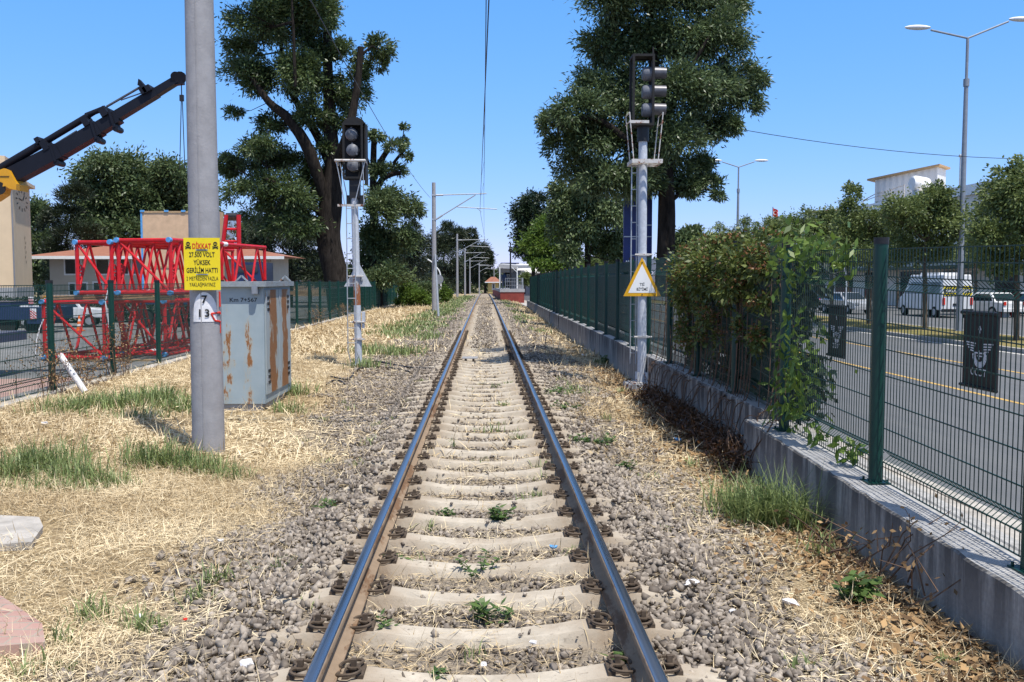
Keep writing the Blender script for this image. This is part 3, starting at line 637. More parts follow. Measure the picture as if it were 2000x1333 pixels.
def rw(name, label, xa, xb, cuts, zf):
    t = thing(name, label, 'wall', (xa(cuts[0]), cuts[0], 0))
    for a, b in zip(cuts, cuts[1:]):
        mb = MB(); jx = random.uniform(-.015, .015) if len(cuts) > 3 else 0; n = max(2, int((b-a)/.12)) if a < 14 else 3
        ys = np.linspace(a+.004, b-.004, n); vs = []
        for y in ys:
            e = random.gauss(0, .004) if a < 14 else 0; z = zf(y)+dz(y); x0, x1 = xa(y)+jx, xb(y); zl = -.7+dz(y)
            vs += [(x0, y, zl), (x0+e*.6, y, z-.014+e), (x0+.013+e, y, z+e*.5), (x1-.11, y, z), (x1-.10, y, z+.012), (x1-.012, y, z+.012), (x1, y, z-.014), (x1, y, zl)]
        k = 8; mb.add(vs, [])
        for i in range(n-1):
            for q in range(k-1): mb.f.append((i*k+q, i*k+q+1, (i+1)*k+q+1, (i+1)*k+q)); mb.k.append(1 if q in (2, 3, 4) else 0)
        mb.f.append(tuple(range(k))); mb.k.append(0); mb.f.append(tuple((n-1)*k+q for q in range(k))[::-1]); mb.k.append(0)
        o = mb.build('wall_segment', ['wall', 'walltop'], t)
    return t
rw('concrete_wall', 'near stained grey concrete wall under the fence, standing forward of the rest', lambda y: 2.74+.004*y, lambda y: 3.24, [2.0, 9.85], lambda y: .29+.022*(y-4.5))
rw('concrete_wall', 'long low concrete wall under the fence beyond the step, built in short lengths', lambda y: 2.98+(max(0, y-40)*.012), lambda y: 3.30+(max(0, y-40)*.012), [9.86]+[11.6+2.9*i for i in range(22)]+[76], lambda y: .50 if y < 30 else .50-.004*(y-30))
mb = MB(); ys = list(np.linspace(8, 24, 60))+list(np.linspace(25, 79, 30)); vs = []
for y in ys: 
    e = random.gauss(0, .012); vs += [(-7.14+e, y, -.3+dz(y)), (-7.14+e, y, .035+random.gauss(0, .008)+dz(y)), (-7.62, y, .05+dz(y)), (-7.62, y, -.8+dz(y))]
mb.add(vs, [(i*4+q, i*4+q+1, i*4+q+5, i*4+q+4) for i in range(len(ys)-1) for q in range(3)]+[(0, 3, 2, 1)])
tag(mb.build('kerb_wall', 'kerb'), 'low broken concrete kerb under the left fence', 'kerb')

# ------------------------------------------------------------------ catenary masts
def mast(name, label, x, y, hgt, r0, r1, bracket=True, zb=0.):
    z = zb+dz(y); t = thing(name, label, 'catenary mast', (x, y, z)); cx = xc(y)
    mb = MB(); mb.tube([(x, y, z-.4), (x, y, z+hgt)], [r0, r1], 28); 
    mb.tube([(x+.001, y-r0*1.0, z-.2), (x+.001, y-r1*1.0, z+hgt-.05)], .006, 4)
    mb.build('concrete_pole', 'polecon', t, 40)
    if bracket:
        b = MB(); zt = z+hgt-.75; zl = z+hgt-2.2
        for zz in (zt, zl): b.box((x, y, zz), (2.3*r1, 2.3*r1, .09))
        b.build('clamp_band', 'galv', t)
        b = MB(); b.tube([(x+r1, y, zt), (cx+.12, y, zt+.1)], .035, 8); b.tube([(x+r1, y, zl), (cx-.55, y, zt+.02)], .035, 8); b.tube([(x+r1+1.3, y, zl+.75), (cx+.75, y, zl+.62)], .03, 8); b.tube([(cx-.5, y, zl+.70), (cx-.18, y, zl+.45)], .014, 6)
        b.tube([(x+r1+.02, y, zt), (x+r1+.45, y, zt+.012)], .055, 10); b.tube([(x+r1+.02, y, zl), (x+r1+.4, y, zl+.25)], .055, 10)
        b.build('bracket_arm', 'galv', t, 40)
    return t
m0 = mast('catenary_mast', 'thick near concrete pole carrying the yellow danger sign', -3.1, 10.45, 8.0, .178, .135)
MY = [56.5, 114, 156, 199, 231, 265]; ML = ['first', 'second', 'third', 'fourth', 'fifth', 'sixth']; MX = [-3.05, -3.35, -3.3, -3.35, -3.3, -3.2]
for i, (yy, mx) in enumerate(zip(MY, MX)):
    t = mast('catenary_mast', ML[i]+' slender concrete catenary mast with bracket arm, counted beyond the near pole', mx+xc(yy), yy, 8.0, .16, .11, True, -.25); t['group'] = 'catenary masts along the track'
m0['group'] = 'catenary masts along the track'
# painted number plate on the near pole, red scrawl
def onpole(px, py, lift=.002):
    z = at(px, py, 10.3).z; r = .178-(.043*z/8)+lift; dirx = at(px, py, 10.28).x+3.1; dirx = max(-r*.97, min(r*.97, dirx)); return Vector((-3.1+dirx, 10.45-math.sqrt(max(0, r*r-dirx*dirx)), z))
def polegrid(name, label, rows, mat, lift):      # rows: (py, pxl, pxr)
    mb = MB(); n = 12; vs = []
    for py, a, b in rows: vs += [onpole(a+(b-a)*i/n, py, lift) for i in range(n+1)]
    mb.add(vs, [(j*(n+1)+i, (j+1)*(n+1)+i, (j+1)*(n+1)+i+1, j*(n+1)+i+1) for j in range(len(rows)-1) for i in range(n)]); return mb.build(name, mat, m0, 60, label=label)
rows = [(572+58*f, 379+19*math.sqrt(max(0, 1-min(1, f/.75)))-1, 424-21*math.sqrt(max(0, 1-min(1, f/.75)))**1.15+0) for f in (.0, .03, .08, .15, .25, .38, .55, .75, 1.)]
rows = [(py, 398-h_, 398.5+h_) for py, h_ in ((571, 2), (572, 5), (574, 8.5), (578, 12.5), (584, 16.2), (592, 19), (600, 20.3), (610, 21.2), (629, 21.5))]
polegrid('number_plate', 'white painted arch with the numbers 7 and 13', rows, 'offwhite', .0025)
for body, cx_, by, hh in (('7', 399, 592, .085), ('1', 391, 619, .085), ('3', 404.5, 619, .085)):
    o = onpole(cx_, by, .006); n = Vector((o.x+3.1, o.y-10.45, 0)).normalized(); ux = Vector((-n.y, n.x, 0)); text('painted_number', body, 'ink', m0, o+n*.004, ux, (0, 0, 1), hh, None, .028)
mb = MB()
for a, b in (((411, 613), (428, 611)), ((411, 613), (417, 627)), ((417, 627), (428, 630)), ((427, 612), (428, 615)), ((428, 630), (427, 652)), ((427, 570), (428, 600))):
    pts = [onpole(a[0]+(b[0]-a[0])*f, a[1]+(b[1]-a[1])*f, .004) for f in (0, .5, 1)]; mb.tube(pts, .010 if b[1] < 640 else .005, 6)
mb.build('graffiti_stroke', 'redink', m0)
# yellow danger sign strapped to the pole
Ys = 10.245
def sp_(px, py, d=0.): q = at(px, py, Ys-d); return q
t = thing('danger_sign', 'yellow high voltage danger sign with skulls and Turkish lettering strapped to the near pole', 'warning sign', sp_(395, 516))
a, b = sp_(360.5, 567), sp_(429, 465); x0, x1, z0, z1 = a.x, b.x, a.z, b.z
mb = MB(); mb.bb((x0, Ys, z0), (x1, Ys+.004, z1)); mb.build('sign_plate', 'yellow', t)
W = x1-x0; H = z1-z0; yf = Ys-.001
def ln(name, body, mat, fy, hh, fw, bold, fx=.5): text(name, body, mat, t, (x0+W*fx, yf, z1-H*fy), (1, 0, 0), (0, 0, 1), H*hh, W*fw, bold)
ln('lettering', 'DİKKAT', 'redink', .205, .102, .52, .02, .495); ln('lettering', '27.500 VOLT', 'ink', .365, .095, .71, .014); ln('lettering', 'YÜKSEK', 'ink', .515, .095, .47, .014)
ln('lettering', 'GERİLİM HATTI', 'ink', .665, .095, .86, .014); ln('lettering', '2 METREDEN FAZLA', 'ink', .815, .078, .88, .0); ln('lettering', 'YAKLAŞMAYINIZ', 'ink', .93, .078, .72, .0)
for fx in (.125, .875):
    cx_ = x0+W*fx; cz_ = z1-H*.12; s = W*.058; mb = MB(); d = yf-.002
    ring = lambda r, px, pz, e=1., n=16: [(px+r*math.cos(2*math.pi*i/n), d, pz+r*e*math.sin(2*math.pi*i/n)) for i in range(n)]
    v = ring(s, cx_, cz_+s*.15, .95); mb.add(v, [tuple(range(16))]); mb.add([(cx_-s*.5, d, cz_-s*.5), (cx_+s*.5, d, cz_-s*.5), (cx_+s*.5, d, cz_-s*1.0), (cx_-s*.5, d, cz_-s*1.0)], [(0, 3, 2, 1)])
    for k in (-1, 1):
        mb.bar((cx_-k*s*1.1, d, cz_-s*1.25), (cx_+k*s*1.1, d, cz_-s*2.0), .0016, s*.34)
        for e in (-1, 1): mb.add([(px, py, pz) for px, py, pz in ring(s*.27, cx_+k*s*1.1*e, cz_-s*(1.62+.42*e))], [tuple(range(16))])
    mb.build('skull_symbol', 'ink', t)
    mb = MB(); d = yf-.0035
    for e in (-1, 1): mb.add(ring(s*.25, cx_+e*s*.4, cz_+s*.02), [tuple(range(16))])
    mb.add(ring(s*.1, cx_, cz_-s*.45), [tuple(range(16))]); mb.build('skull_eye', 'yellow', t)
mb = MB()
for fy in (.232, .70):
    zz = z1-H*fy; mb.box((x0+W*.5, yf-.004, zz), (W*.27, .006, H*.012))
    for e in (-1, 1): mb.tube([(x0+W*(.5+e*.15), yf, zz), (x0+W*(.5+e*.15), yf-.008, zz)], .007, 8)
    mb.box((x0+W*.5, Ys+.05, zz), (.10, .10, .018))
mb.build('strap', 'galv', t)

# ------------------------------------------------------------------ relay cabinet
cx0, cx1, cy0, cy1, cz0, cz1 = -3.93, -3.25, 13.8, 15.65, .07, 1.80
def cabmat(name, mode):
    b = NB(name); sx = b.n('ShaderNodeSeparateXYZ'); b.l(b.pos, sx.inputs[0]); n = b.noise(9, 8, stretch=(1, 1, .22), rough=.72); n2 = b.noise(40, 4); n3 = b.noise(2.2, 4)
    base = b.mix(b.rmp(n3, .3, .7), (.26, .325, .355), (.33, .395, .42))
    if mode == 'door':
        ax = sx.outputs[1]; band = b.math('ABSOLUTE', b.math('SUBTRACT', b.math('FRACT', b.math('DIVIDE', b.math('SUBTRACT', ax, cy0+.12), .82)), .5)); m = b.math('ADD', n, b.rmp(band, .12, .42, .16, -.22)); m = b.math('ADD', m, b.rmp(b.noise(3.2, 2), .35, .65, -.10, .10)); base = b.mix(.25, base, (.45, .42, .37)); thr = .495
    else:
        ax = sx.outputs[0]; u = b.math('SUBTRACT', ax, cx0); d1 = b.math('ABSOLUTE', b.math('SUBTRACT', u, .15)); d2 = b.math('ABSOLUTE', b.math('SUBTRACT', u, .45)); dd = b.math('MINIMUM', d1, d2); m = b.math('ADD', n, b.rmp(dd, .02, .12, .07, -.12)); m = b.math('ADD', m, b.rmp(sx.outputs[2], 1.0, 1.5, 0, -.13)); m = b.math('ADD', m, b.rmp(b.noise(5, 3), .3, .7, -.08, .06)); thr = .572
    halo = b.rmp(m, thr-.07, thr, 0, .5); c = b.mix(halo, base, (.44, .36, .22)); r = b.mix(n2, (.14, .050, .016), (.36, .16, .05)); b.col(b.mix(b.rmp(m, thr, thr+.035), c, r)); b.bump(n, .15, .01); return b.fin(.6)
M['cabfront'] = cabmat('cabinet_front_paint', 'front'); M['cabdoor'] = cabmat('cabinet_door_paint', 'door')
M['cabroof'] = rusty('cabinet_roof', (.26, .29, .31), .42, 5, (.20, .10, .05))
t = thing('relay_cabinet', 'tall blue grey trackside relay cabinet with rusted doors, marked Km 7+567', 'cabinet', ((cx0+cx1)/2, (cy0+cy1)/2, 0))
mb = MB(); mb.bb((cx0, cy0, cz0), (cx1, cy1, cz1)); mb.build('cabinet_body', 'cabfront', t)
mb = MB(); mb.bb((cx0-.06, cy0-.09, cz1), (cx1+.06, cy1+.06, cz1+.075)); mb.build('roof_plate', 'cabroof', t)
mb = MB(); mb.bb((cx0+.03, cy0+.03, -.05), (cx1-.05, cy1-.03, cz0)); mb.build('plinth', 'concgrey', t)
for i in range(2):
    a = cy0+.06+i*.88; mb = MB(); mb.bb((cx1, a, cz0+.13), (cx1+.018, a+.84, cz1-.05)); d = mb.build('door', 'cabdoor', t)
    m2 = MB()
    for zz in (cz1-.34, cz0+.30):
        for k in range(3):
            yy = a+(.16 if i == 0 else .66); m2.box((cx1+.020, yy, zz+k*.085), (.008, .14, .045))
    m2.build('vent_slot', 'black', d)
    m2 = MB()
    for zz in (cz1-.25, cz0+.3): m2.tube([(cx1+.024, a+.01, zz), (cx1+.024, a+.01, zz+.1)], .012, 8)
    m2.build('hinge', 'galv', d)
q = at(500, 567, cy0); mb = MB(); mb.box((q.x, cy0-.05, q.z), (.085, .10, .12)); mb.box((q.x, cy0-.105, q.z-.01), (.06, .012, .085)); mb.box((q.x-.0, cy0-.02, q.z+.07), (.11, .06, .02)); mb.build('socket_box', 'lampgrey', t)
q = at(448, 590, cy0); text('lettering', 'Km 7+567', 'ink', t, (q.x, cy0-.001, q.z), (1, 0, 0), (0, 0, 1), .062, .40, .012, 'LEFT')
mb = MB()
for yy in (cy0+.06, cy1-.25): 
    q = (cx0+.35 if yy < cy0+.5 else cx1-.02); mb.bar((q-.09, yy, cz1+.075), (q, yy, cz1+.16), .022); mb.bar((q, yy, cz1+.16), (q+.09, yy, cz1+.075), .022)
mb.build('lifting_eye', 'cabroof', t)

# ------------------------------------------------------------------ signal masts
def ladder(mb, xa, xb, y, z0, z1, step=.3, r=.012):
    for x in (xa, xb): mb.tube([(x, y, z0), (x, y, z1)], r, 6)
    z = z0+.2
    while z < z1: mb.tube([(xa, y, z), (xb, y, z)], r*.8, 6); z += step
Yr = 17.0
def rp(px, py): return at(px, py, Yr)
xm = rp(1254, 700).x; t = thing('signal_mast', 'tall pale steel signal mast on a concrete block carrying three sideways hooded lamps', 'railway signal', (xm, Yr, 0))
zt = rp(1254, 275).z; zb = rp(1254, 748).z
mb = MB(); mb.tube([(xm, Yr, zb), (xm-.01, Yr, 1.4)], [.083, .082], 20); mb.tube([(xm-.01, Yr, 1.4), (xm-.02, Yr, zt)], [.080, .078], 20)
for a in range(4): mb.box((xm+.10*math.cos(a*1.571+.785), Yr+.10*math.sin(a*1.571+.785), zb+.10), (.012, .10, .2), Matrix.Rotation(a*1.571-.785, 3, 'Z'))
mb.build('mast_tube', 'mastgrey', t, 40)
mb = MB(); mb.box((xm, Yr, zb-.17), (.60, .60, .34)); mb.build('footing', 'concgrey', t)
mb = MB(); mb.box((xm, Yr, zb+.010), (.46, .46, .02)); mb.build('base_plate', 'rustwhite', t)
for zz in (rp(0, 660).z, rp(0, 497).z): mb = MB(); mb.box((xm, Yr, zz), (.20, .20, .04)); mb.tube([(xm-.16, Yr-.09, zz), (xm+.16, Yr-.09, zz)], .014, 6); mb.build('clamp_band', 'rustwhite', t)
mb = MB(); ladder(mb, xm-.20, xm-.10, Yr+.12, .35, rp(0, 318).z); mb.build('ladder', 'galv', t)
zp = rp(0, 318).z; mb = MB()
mb.bb((xm-.26, Yr-.30, zp), (xm+.29, Yr-.27, zp+.07)); mb.bb((xm-.26, Yr+.27, zp), (xm+.29, Yr+.30, zp+.07)); mb.bb((xm-.26, Yr-.27, zp), (xm-.23, Yr+.27, zp+.07)); mb.bb((xm+.26, Yr-.27, zp), (xm+.29, Yr+.27, zp+.07))
for k in range(7): mb.bb((xm-.23, Yr-.22+k*.07, zp+.005), (xm+.26, Yr-.19+k*.07, zp+.03))
mb.build('platform', 'rustwhite', t)
mb = MB(); zu = rp(0, 236).z; zk = rp(0, 218).z
for s in (-1, 1):
    xe = xm+(-.30 if s < 0 else .30)
    for yy in (-.22, .22): mb.tube([(xm+s*.22, Yr+yy, zp+.06), (xe, Yr+yy, zk)], .010, 6)
    mb.tube([(xe, Yr-.22, zk), (xe, Yr+.22, zk)], .012, 6); mb.tube([(xe, Yr-.22, zu), (xe, Yr+.22, zu)], .012, 6)
mb.bar((xm-.30, Yr-.22, zu), (xm+.05, Yr-.22, zu), .02, .05)
mb.build('guard_rail', 'rustwhite', t)
xa, xb = rp(1234, 0).x, rp(1277, 0).x; z0, z1 = rp(0, 242).z, rp(0, 101).z; yb_ = .34; mb = MB(); w = .042
for yy in (Yr-.18, Yr+.16):
    mb.bb((xa, yy, z0), (xa+w, yy+.035, z1)); mb.bb((xb-w, yy, z0), (xb, yy+.035, z1)); mb.bb((xa+w, yy, z1-w), (xb-w, yy+.035, z1)); mb.bb((xa+w, yy, z0), (xb-w, yy+.035, z0+w))
for xx in (xa, xb-w):
    for zz in (z0, z1-w): mb.bb((xx, Yr-.145, zz), (xx+w, Yr+.16, zz+w))
mb.bb((xb-.015, Yr-.145, z0+w), (xb-.005, Yr+.16, z1-w)); mb.bb((xa+w, Yr-.14, z0+.004), (xb-w, Yr+.155, z0+.02)); mb.bb((xa+w, Yr-.14, z1-.02), (xb-w, Yr+.155, z1-.004)); mb.bb((xb-w, Yr-.16, z1), (xb-.015, Yr-.15, z1+.12))
mb.build('signal_frame', 'blackframe', t)
mb = MB(); mb.tube([(xm-.02, Yr, zt-.02), (xm-.02, Yr, z0)], .11, 12); mb.build('neck', 'black', t, 40)
for py in (137, 173, 209):
    zc = rp(0, py).z; mb = MB(); x_ = rp(1256, 0).x
    mb.tube([(x_, Yr, zc), (x_+.03, Yr, zc), (xb+.0, Yr, zc)], [.10, .125, .125], 24); o = mb.build('lamp_body', 'lampback', t, 40)
    mb = MB(); n = 24; L = rp(1302, 0).x; vs = []
    for x, r in ((xb+.002, .108), (L, .100), (L, .094), (xb+.012, .100)): vs += [(x, Yr+r*math.cos(2*math.pi*i/n), zc+.02+r*math.sin(2*math.pi*i/n)) for i in range(n)]
    mb.add(vs, [(j*n+i, j*n+(i+1) % n, (j+1)*n+(i+1) % n, (j+1)*n+i) for j in range(3) for i in range(n)]); mb.build('lamp_hood', 'silver', o, 40)
# triangular sign on the mast
Yt = Yr-.10; t = thing('triangle_sign', 'white triangular sign with amber border reading TSİ BİTİMİ on the right mast', 'sign', at(1254, 545, Yt))
def tri(k, y, name, mat, a=(1217.5, 579), b=(1291, 579), c=(1254, 503)):
    pts = [at(p[0], p[1], Yt) for p in (a, b, c)]; cen = sum(pts, Vector())/3; pts = [cen+(p-cen)*k for p in pts]; mb = MB(); mb.prism([(p.x, p.z) for p in pts], lambda u, v, d: (u, d, v), y, y+.004); return mb.build(name, mat, t)
tri(1., Yt, 'sign_border', 'amber'); tri(.74, Yt-.003, 'sign_face', 'white')
q = at(1254, 558.5, Yt); text('lettering', 'TSİ', 'ink', t, (q.x, Yt-.0035, q.z), (1, 0, 0), (0, 0, 1), .052, .09, .012); q = at(1254, 568, Yt); text('lettering', 'BİTİMİ', 'ink', t, (q.x, Yt-.0035, q.z), (1, 0, 0), (0, 0, 1), .052, .20, .012)
mb = MB()
for py in (513, 576): q = at(1254, py, Yt); mb.tube([(q.x, Yt-.004, q.z), (q.x, Yt-.012, q.z)], .012, 8)
mb.build('bolt', 'black', t)

Yl = 21.0
def lp(px, py): return at(px, py, Yl)
xm = lp(700, 650).x; xt = lp(692, 370).x; t = thing('signal_mast', 'rust streaked steel signal mast with three lamps in a black frame, ladder at its side', 'railway signal', (xm, Yl, 0))
zr1, zr2 = lp(0, 597).z, lp(0, 545).z; zt = lp(0, 375).z
ax = lambda z: xm+(xt-xm)*max(0, min(1, z/zt))
mb = MB(); mb.mi = 0; mb.tube([(xm, Yl, -.1), (ax(zr1), Yl, zr1)], [.082, .080], 18); mb.mi = 1; mb.tube([(ax(zr1), Yl, zr1), (ax(zr2), Yl, zr2)], [.079, .079], 18); mb.mi = 0; mb.tube([(ax(zr2), Yl, zr2), (ax(zt), Yl, zt)], [.080, .078], 18)
mb.box((xm, Yl, .0), (.34, .34, .03)); mb.build('mast_tube', ['mastgrey', 'mastrust'], t, 40)
for py, w in ((540, .22), (630, .22), (664, .22)): mb = MB(); z = lp(0, py).z; mb.box((ax(z), Yl, z), (w, .21, .045)); mb.tube([(ax(z)-.17, Yl-.10, z), (ax(z)+.17, Yl-.10, z)], .013, 6); mb.build('clamp_band', 'rustwhite', t)
mb = MB(); z = lp(0, 403).z; mb.bb((ax(z)-.36, Yl-.13, z), (ax(z)+.20, Yl-.09, z+.05)); mb.build('cross_bar', 'rustwhite', t)
mb = MB(); z = lp(0, 625).z; mb.box((ax(z)+.14, Yl-.02, z+.05), (.06, .12, .24)); mb.box((ax(z)+.13, Yl-.02, z-.14), (.05, .09, .12)); mb.build('junction_box', 'mastgrey', t)
mb = MB(); x1, x2 = lp(672, 0).x, lp(688.5, 0).x; ladder(mb, x1+.03, x2+.03, Yl-.22, .30, lp(0, 400).z, .33); mb.tube([(x1+.03, Yl-.22, .32), (x1+.10, Yl-.18, 0)], .012, 6); mb.tube([(x2+.03, Yl-.22, .32), (x2+.14, Yl-.18, 0)], .012, 6)
for s in ((656, 672), (659, 676), (712, 690), (709, 686)):
    mb.tube([(lp(s[0], 0).x, Yl-.22 if s[0] in (656, 712) else Yl+.1, lp(0, 315).z), (lp(s[1], 0).x, Yl-.22 if s[0] in (656, 712) else Yl+.1, lp(0, 402).z)], .011, 6)
mb.tube([(lp(708, 0).x, Yl-.22, lp(0, 315).z), (lp(709, 0).x, Yl-.2, lp(0, 400).z)], .01, 6)
mb.build('ladder', 'galv', t)
mb = MB(); z = lp(0, 314).z; a, b = lp(655, 0).x, lp(711, 0).x; mb.tube(smooth_path([(a, Yl+.12, z-.05), (a, Yl-.2, z), (a+.05, Yl-.25, z), (b-.05, Yl-.25, z), (b, Yl-.2, z), (b, Yl+.12, z-.05)]), .028, 8); mb.build('guard_rail', 'rustwhite', t, 50)
xa, xb, z0, z1 = lp(668, 0).x, lp(708, 0).x, lp(0, 349).z, lp(0, 240).z; mb = MB(); w = .045
for yy in (Yl-.20, Yl+.15):
    mb.bb((xa, yy, z0), (xa+w, yy+.03, z1)); mb.bb((xb-w, yy, z0), (xb, yy+.03, z1)); mb.bb((xa+w, yy, z1-w), (xb-w, yy+.03, z1)); mb.bb((xa+w, yy, z0), (xb-w, yy+.03, z0+w))
for xx in (xa, xb-w):
    for zz in (z0, z1-w): mb.bb((xx, Yl-.17, zz), (xx+w, Yl+.15, zz+w))
mb.bb((xa+w, Yl+.10, z0+w), (xb-w, Yl+.11, z1-w)); mb.build('signal_frame', 'blackframe', t)
mb = MB(); mb.prism([(xa, z1), (xb+.05, z1), (xb+.04, z1-.05)] and [(xa+(xb+.05-xa)*f, z1+.14*math.sin(math.pi*f)**.6) for f in (0, .1, .25, .4, .5, .6, .75, .9, 1)], lambda u, v, d: (u, d, v), Yl-.16, Yl+.30); mb.bb((xb+.02, Yl-.1, z0-.1), (xb+.05, Yl+.30, z1)); mb.build('hood_plate', 'blackframe', t)
mb = MB(); mb.bb((ax(zt)-.10, Yl-.1, zt-.12), (ax(zt)+.13, Yl+.1, z0)); mb.bb((ax(zt)-.17, Yl-.06, zt-.30), (ax(zt)-.09, Yl+.1, zt-.06)); mb.bb((ax(zt)+.09, Yl-.06, zt-.30), (ax(zt)+.2, Yl+.1, zt-.06)); mb.build('neck', 'black', t)
for px, py in ((687, 263), (689, 294), (690, 324)):
    q = lp(px, py); mb = MB(); mb.tube([(q.x, Yl+.10, q.z), (q.x, Yl-.02, q.z), (q.x, Yl-.09, q.z), (q.x, Yl-.125, q.z), (q.x, Yl-.14, q.z)], [.14, .14, .125, .07, .01], 22); 
    mb.tube([(q.x-.03, Yl-.13, q.z+.03), (q.x-.03, Yl-.155, q.z+.03)], .02, 8); mb.box((q.x, Yl-.06, q.z+.13), (.03, .05, .04)); mb.box((q.x+.10, Yl-.07, q.z-.09), (.03, .05, .03)); mb.build('lamp_body', 'lampback', t, 45)
t = thing('triangle_sign', 'grey back of a triangular sign fixed to the left signal mast', 'sign', at(699, 545, Yl+.12))
pts = [at(p[0], p[1], Yl+.12) for p in ((672, 560), (726, 560), (700, 512))]; mb = MB(); mb.prism([(p.x, p.z) for p in pts], lambda u, v, d: (u, d, v), Yl+.115, Yl+.12); mb.build('sign_plate', 'mastgrey', t)
q = pts[2]; mb = MB(); mb.bb((q.x-.1, Yl+.085, q.z-.42), (q.x+.1, Yl+.115, q.z-.38)); mb.build('bracket', 'galv', t)
# cable hoses and cable heap at the mast foot
def hose(name, label, pts, r, mat='black'):
    p = [gnd(a, b, -.02) for a, b in pts]; mb = MB(); mb.tube(smooth_path([(q.x, q.y, float(gz(q.x, q.y))+r+.02+k) for q, k in zip(p, [0]*len(p))], 6), r, 8); return tag(mb.build(name, mat, smooth=60), label, 'cable')
hose('cable_hose', 'black cable hose running from the left mast over the ballast', [(695, 714), (712, 710), (738, 708), (770, 714), (812, 724), (850, 722)], .022)
hose('cable_hose', 'thin black cable looping below the hose at the left mast', [(645, 738), (680, 742), (700, 722), (735, 716), (775, 722), (800, 730)], .016)
hose('cable_hose', 'short black cable arch in the grass left of the mast', [(638, 754), (650, 748), (665, 748), (674, 754)], .016)
q = gnd(918, 706, .0); t = thing('track_balise', 'small grey track box between the rails in the distance', 'track equipment', (q.x, q.y, 0))
mb = MB(); mb.box((q.x, q.y, .085), (.36, .30, .03)); mb.box((q.x, q.y, .106), (.34, .02, .012)); mb.build('cover', 'concgrey', t)
mb = MB(); mb.box((q.x-.1, q.y, .035), (.05, .22, .08)); mb.box((q.x+.08, q.y, .035), (.05, .22, .08)); mb.tube([(q.x-.18, q.y, .05), (q.x-.6, q.y-.25, .02)], .012, 6); mb.build('foot', 'clip', t)
a, b = at(117, 693, 15.75), gnd(166, 769, .0); mb = MB(); mb.tube([a, (b.x, b.y, .03)], .05, 14); tag(mb.build('plastic_pipe', 'offwhite', smooth=40), 'white plastic pipe leaning on the left fence', 'pipe')
a = gnd(1064, 684, -.03); mb = MB(); mb.tube(smooth_path([(a.x, a.y, -.1), (a.x+.02, a.y, .22), (a.x+.06, a.y+.05, .45)]), .011, 6); mb.tube([(a.x-.3, a.y-.02, -.02), (a.x, a.y, .0)], .012, 6); tag(mb.build('metal_rod', 'black'), 'thin bent dark rod sticking out of the right ballast', 'rod')

# ------------------------------------------------------------------ overhead wires
def wire(name, label, pts, r, mat='black', sag=0., n=12):
    out = []
    for (a, b) in zip(pts, pts[1:]):
        a, b = Vector(a), Vector(b)
        for i in range(n): f = i/n; out.append(a.lerp(b, f)-Vector((0, 0, 4*sag*f*(1-f))))
    out.append(Vector(pts[-1])); mb = MB(); mb.tube(out, r, 5); return tag(mb.build(name, mat), label, 'wire')
st = [(.10, 10.45, 6.05)]+[(xc(y)+(-.28 if i % 2 == 0 else .18), y, 8-.25-2.2+.62-.05+dz(y)) for i, y in enumerate(MY)]
wire('contact_wire', 'lower overhead contact wire above the track', st, .011)
st2 = [(.05, 10.45, 7.25)]+[(xc(y)-.05, y, 8-.25-.75+.1+dz(y)) for y in MY]
wire('catenary_wire', 'upper sagging catenary wire above the contact wire', st2, .010, sag=.45)
for i, f in enumerate((.2, .4, .6, .8)):
    c0, c1 = Vector(st[0]).lerp(Vector(st[1]), f), Vector(st2[0]).lerp(Vector(st2[1]), f)-Vector((0, 0, 4*.45*f*(1-f))); mb = MB(); mb.tube([c0, c1], .006, 4); tag(mb.build('dropper_wire', 'black'), 'short dropper between the two overhead wires', 'wire', 'droppers of the overhead line')
wire('feeder_wire', 'slack cable from the near pole through the ash tree to the first far mast', [(-3.3, 10.45, 7.6), (-3.25, 56.5, 6.8)], .010, sag=.5)
a, b = at(1440, 252, 30), at(2090, 311, 36); wire('overhead_cable', 'thin dark cable crossing the sky right of the big tree', [a, b], .011, sag=.28)

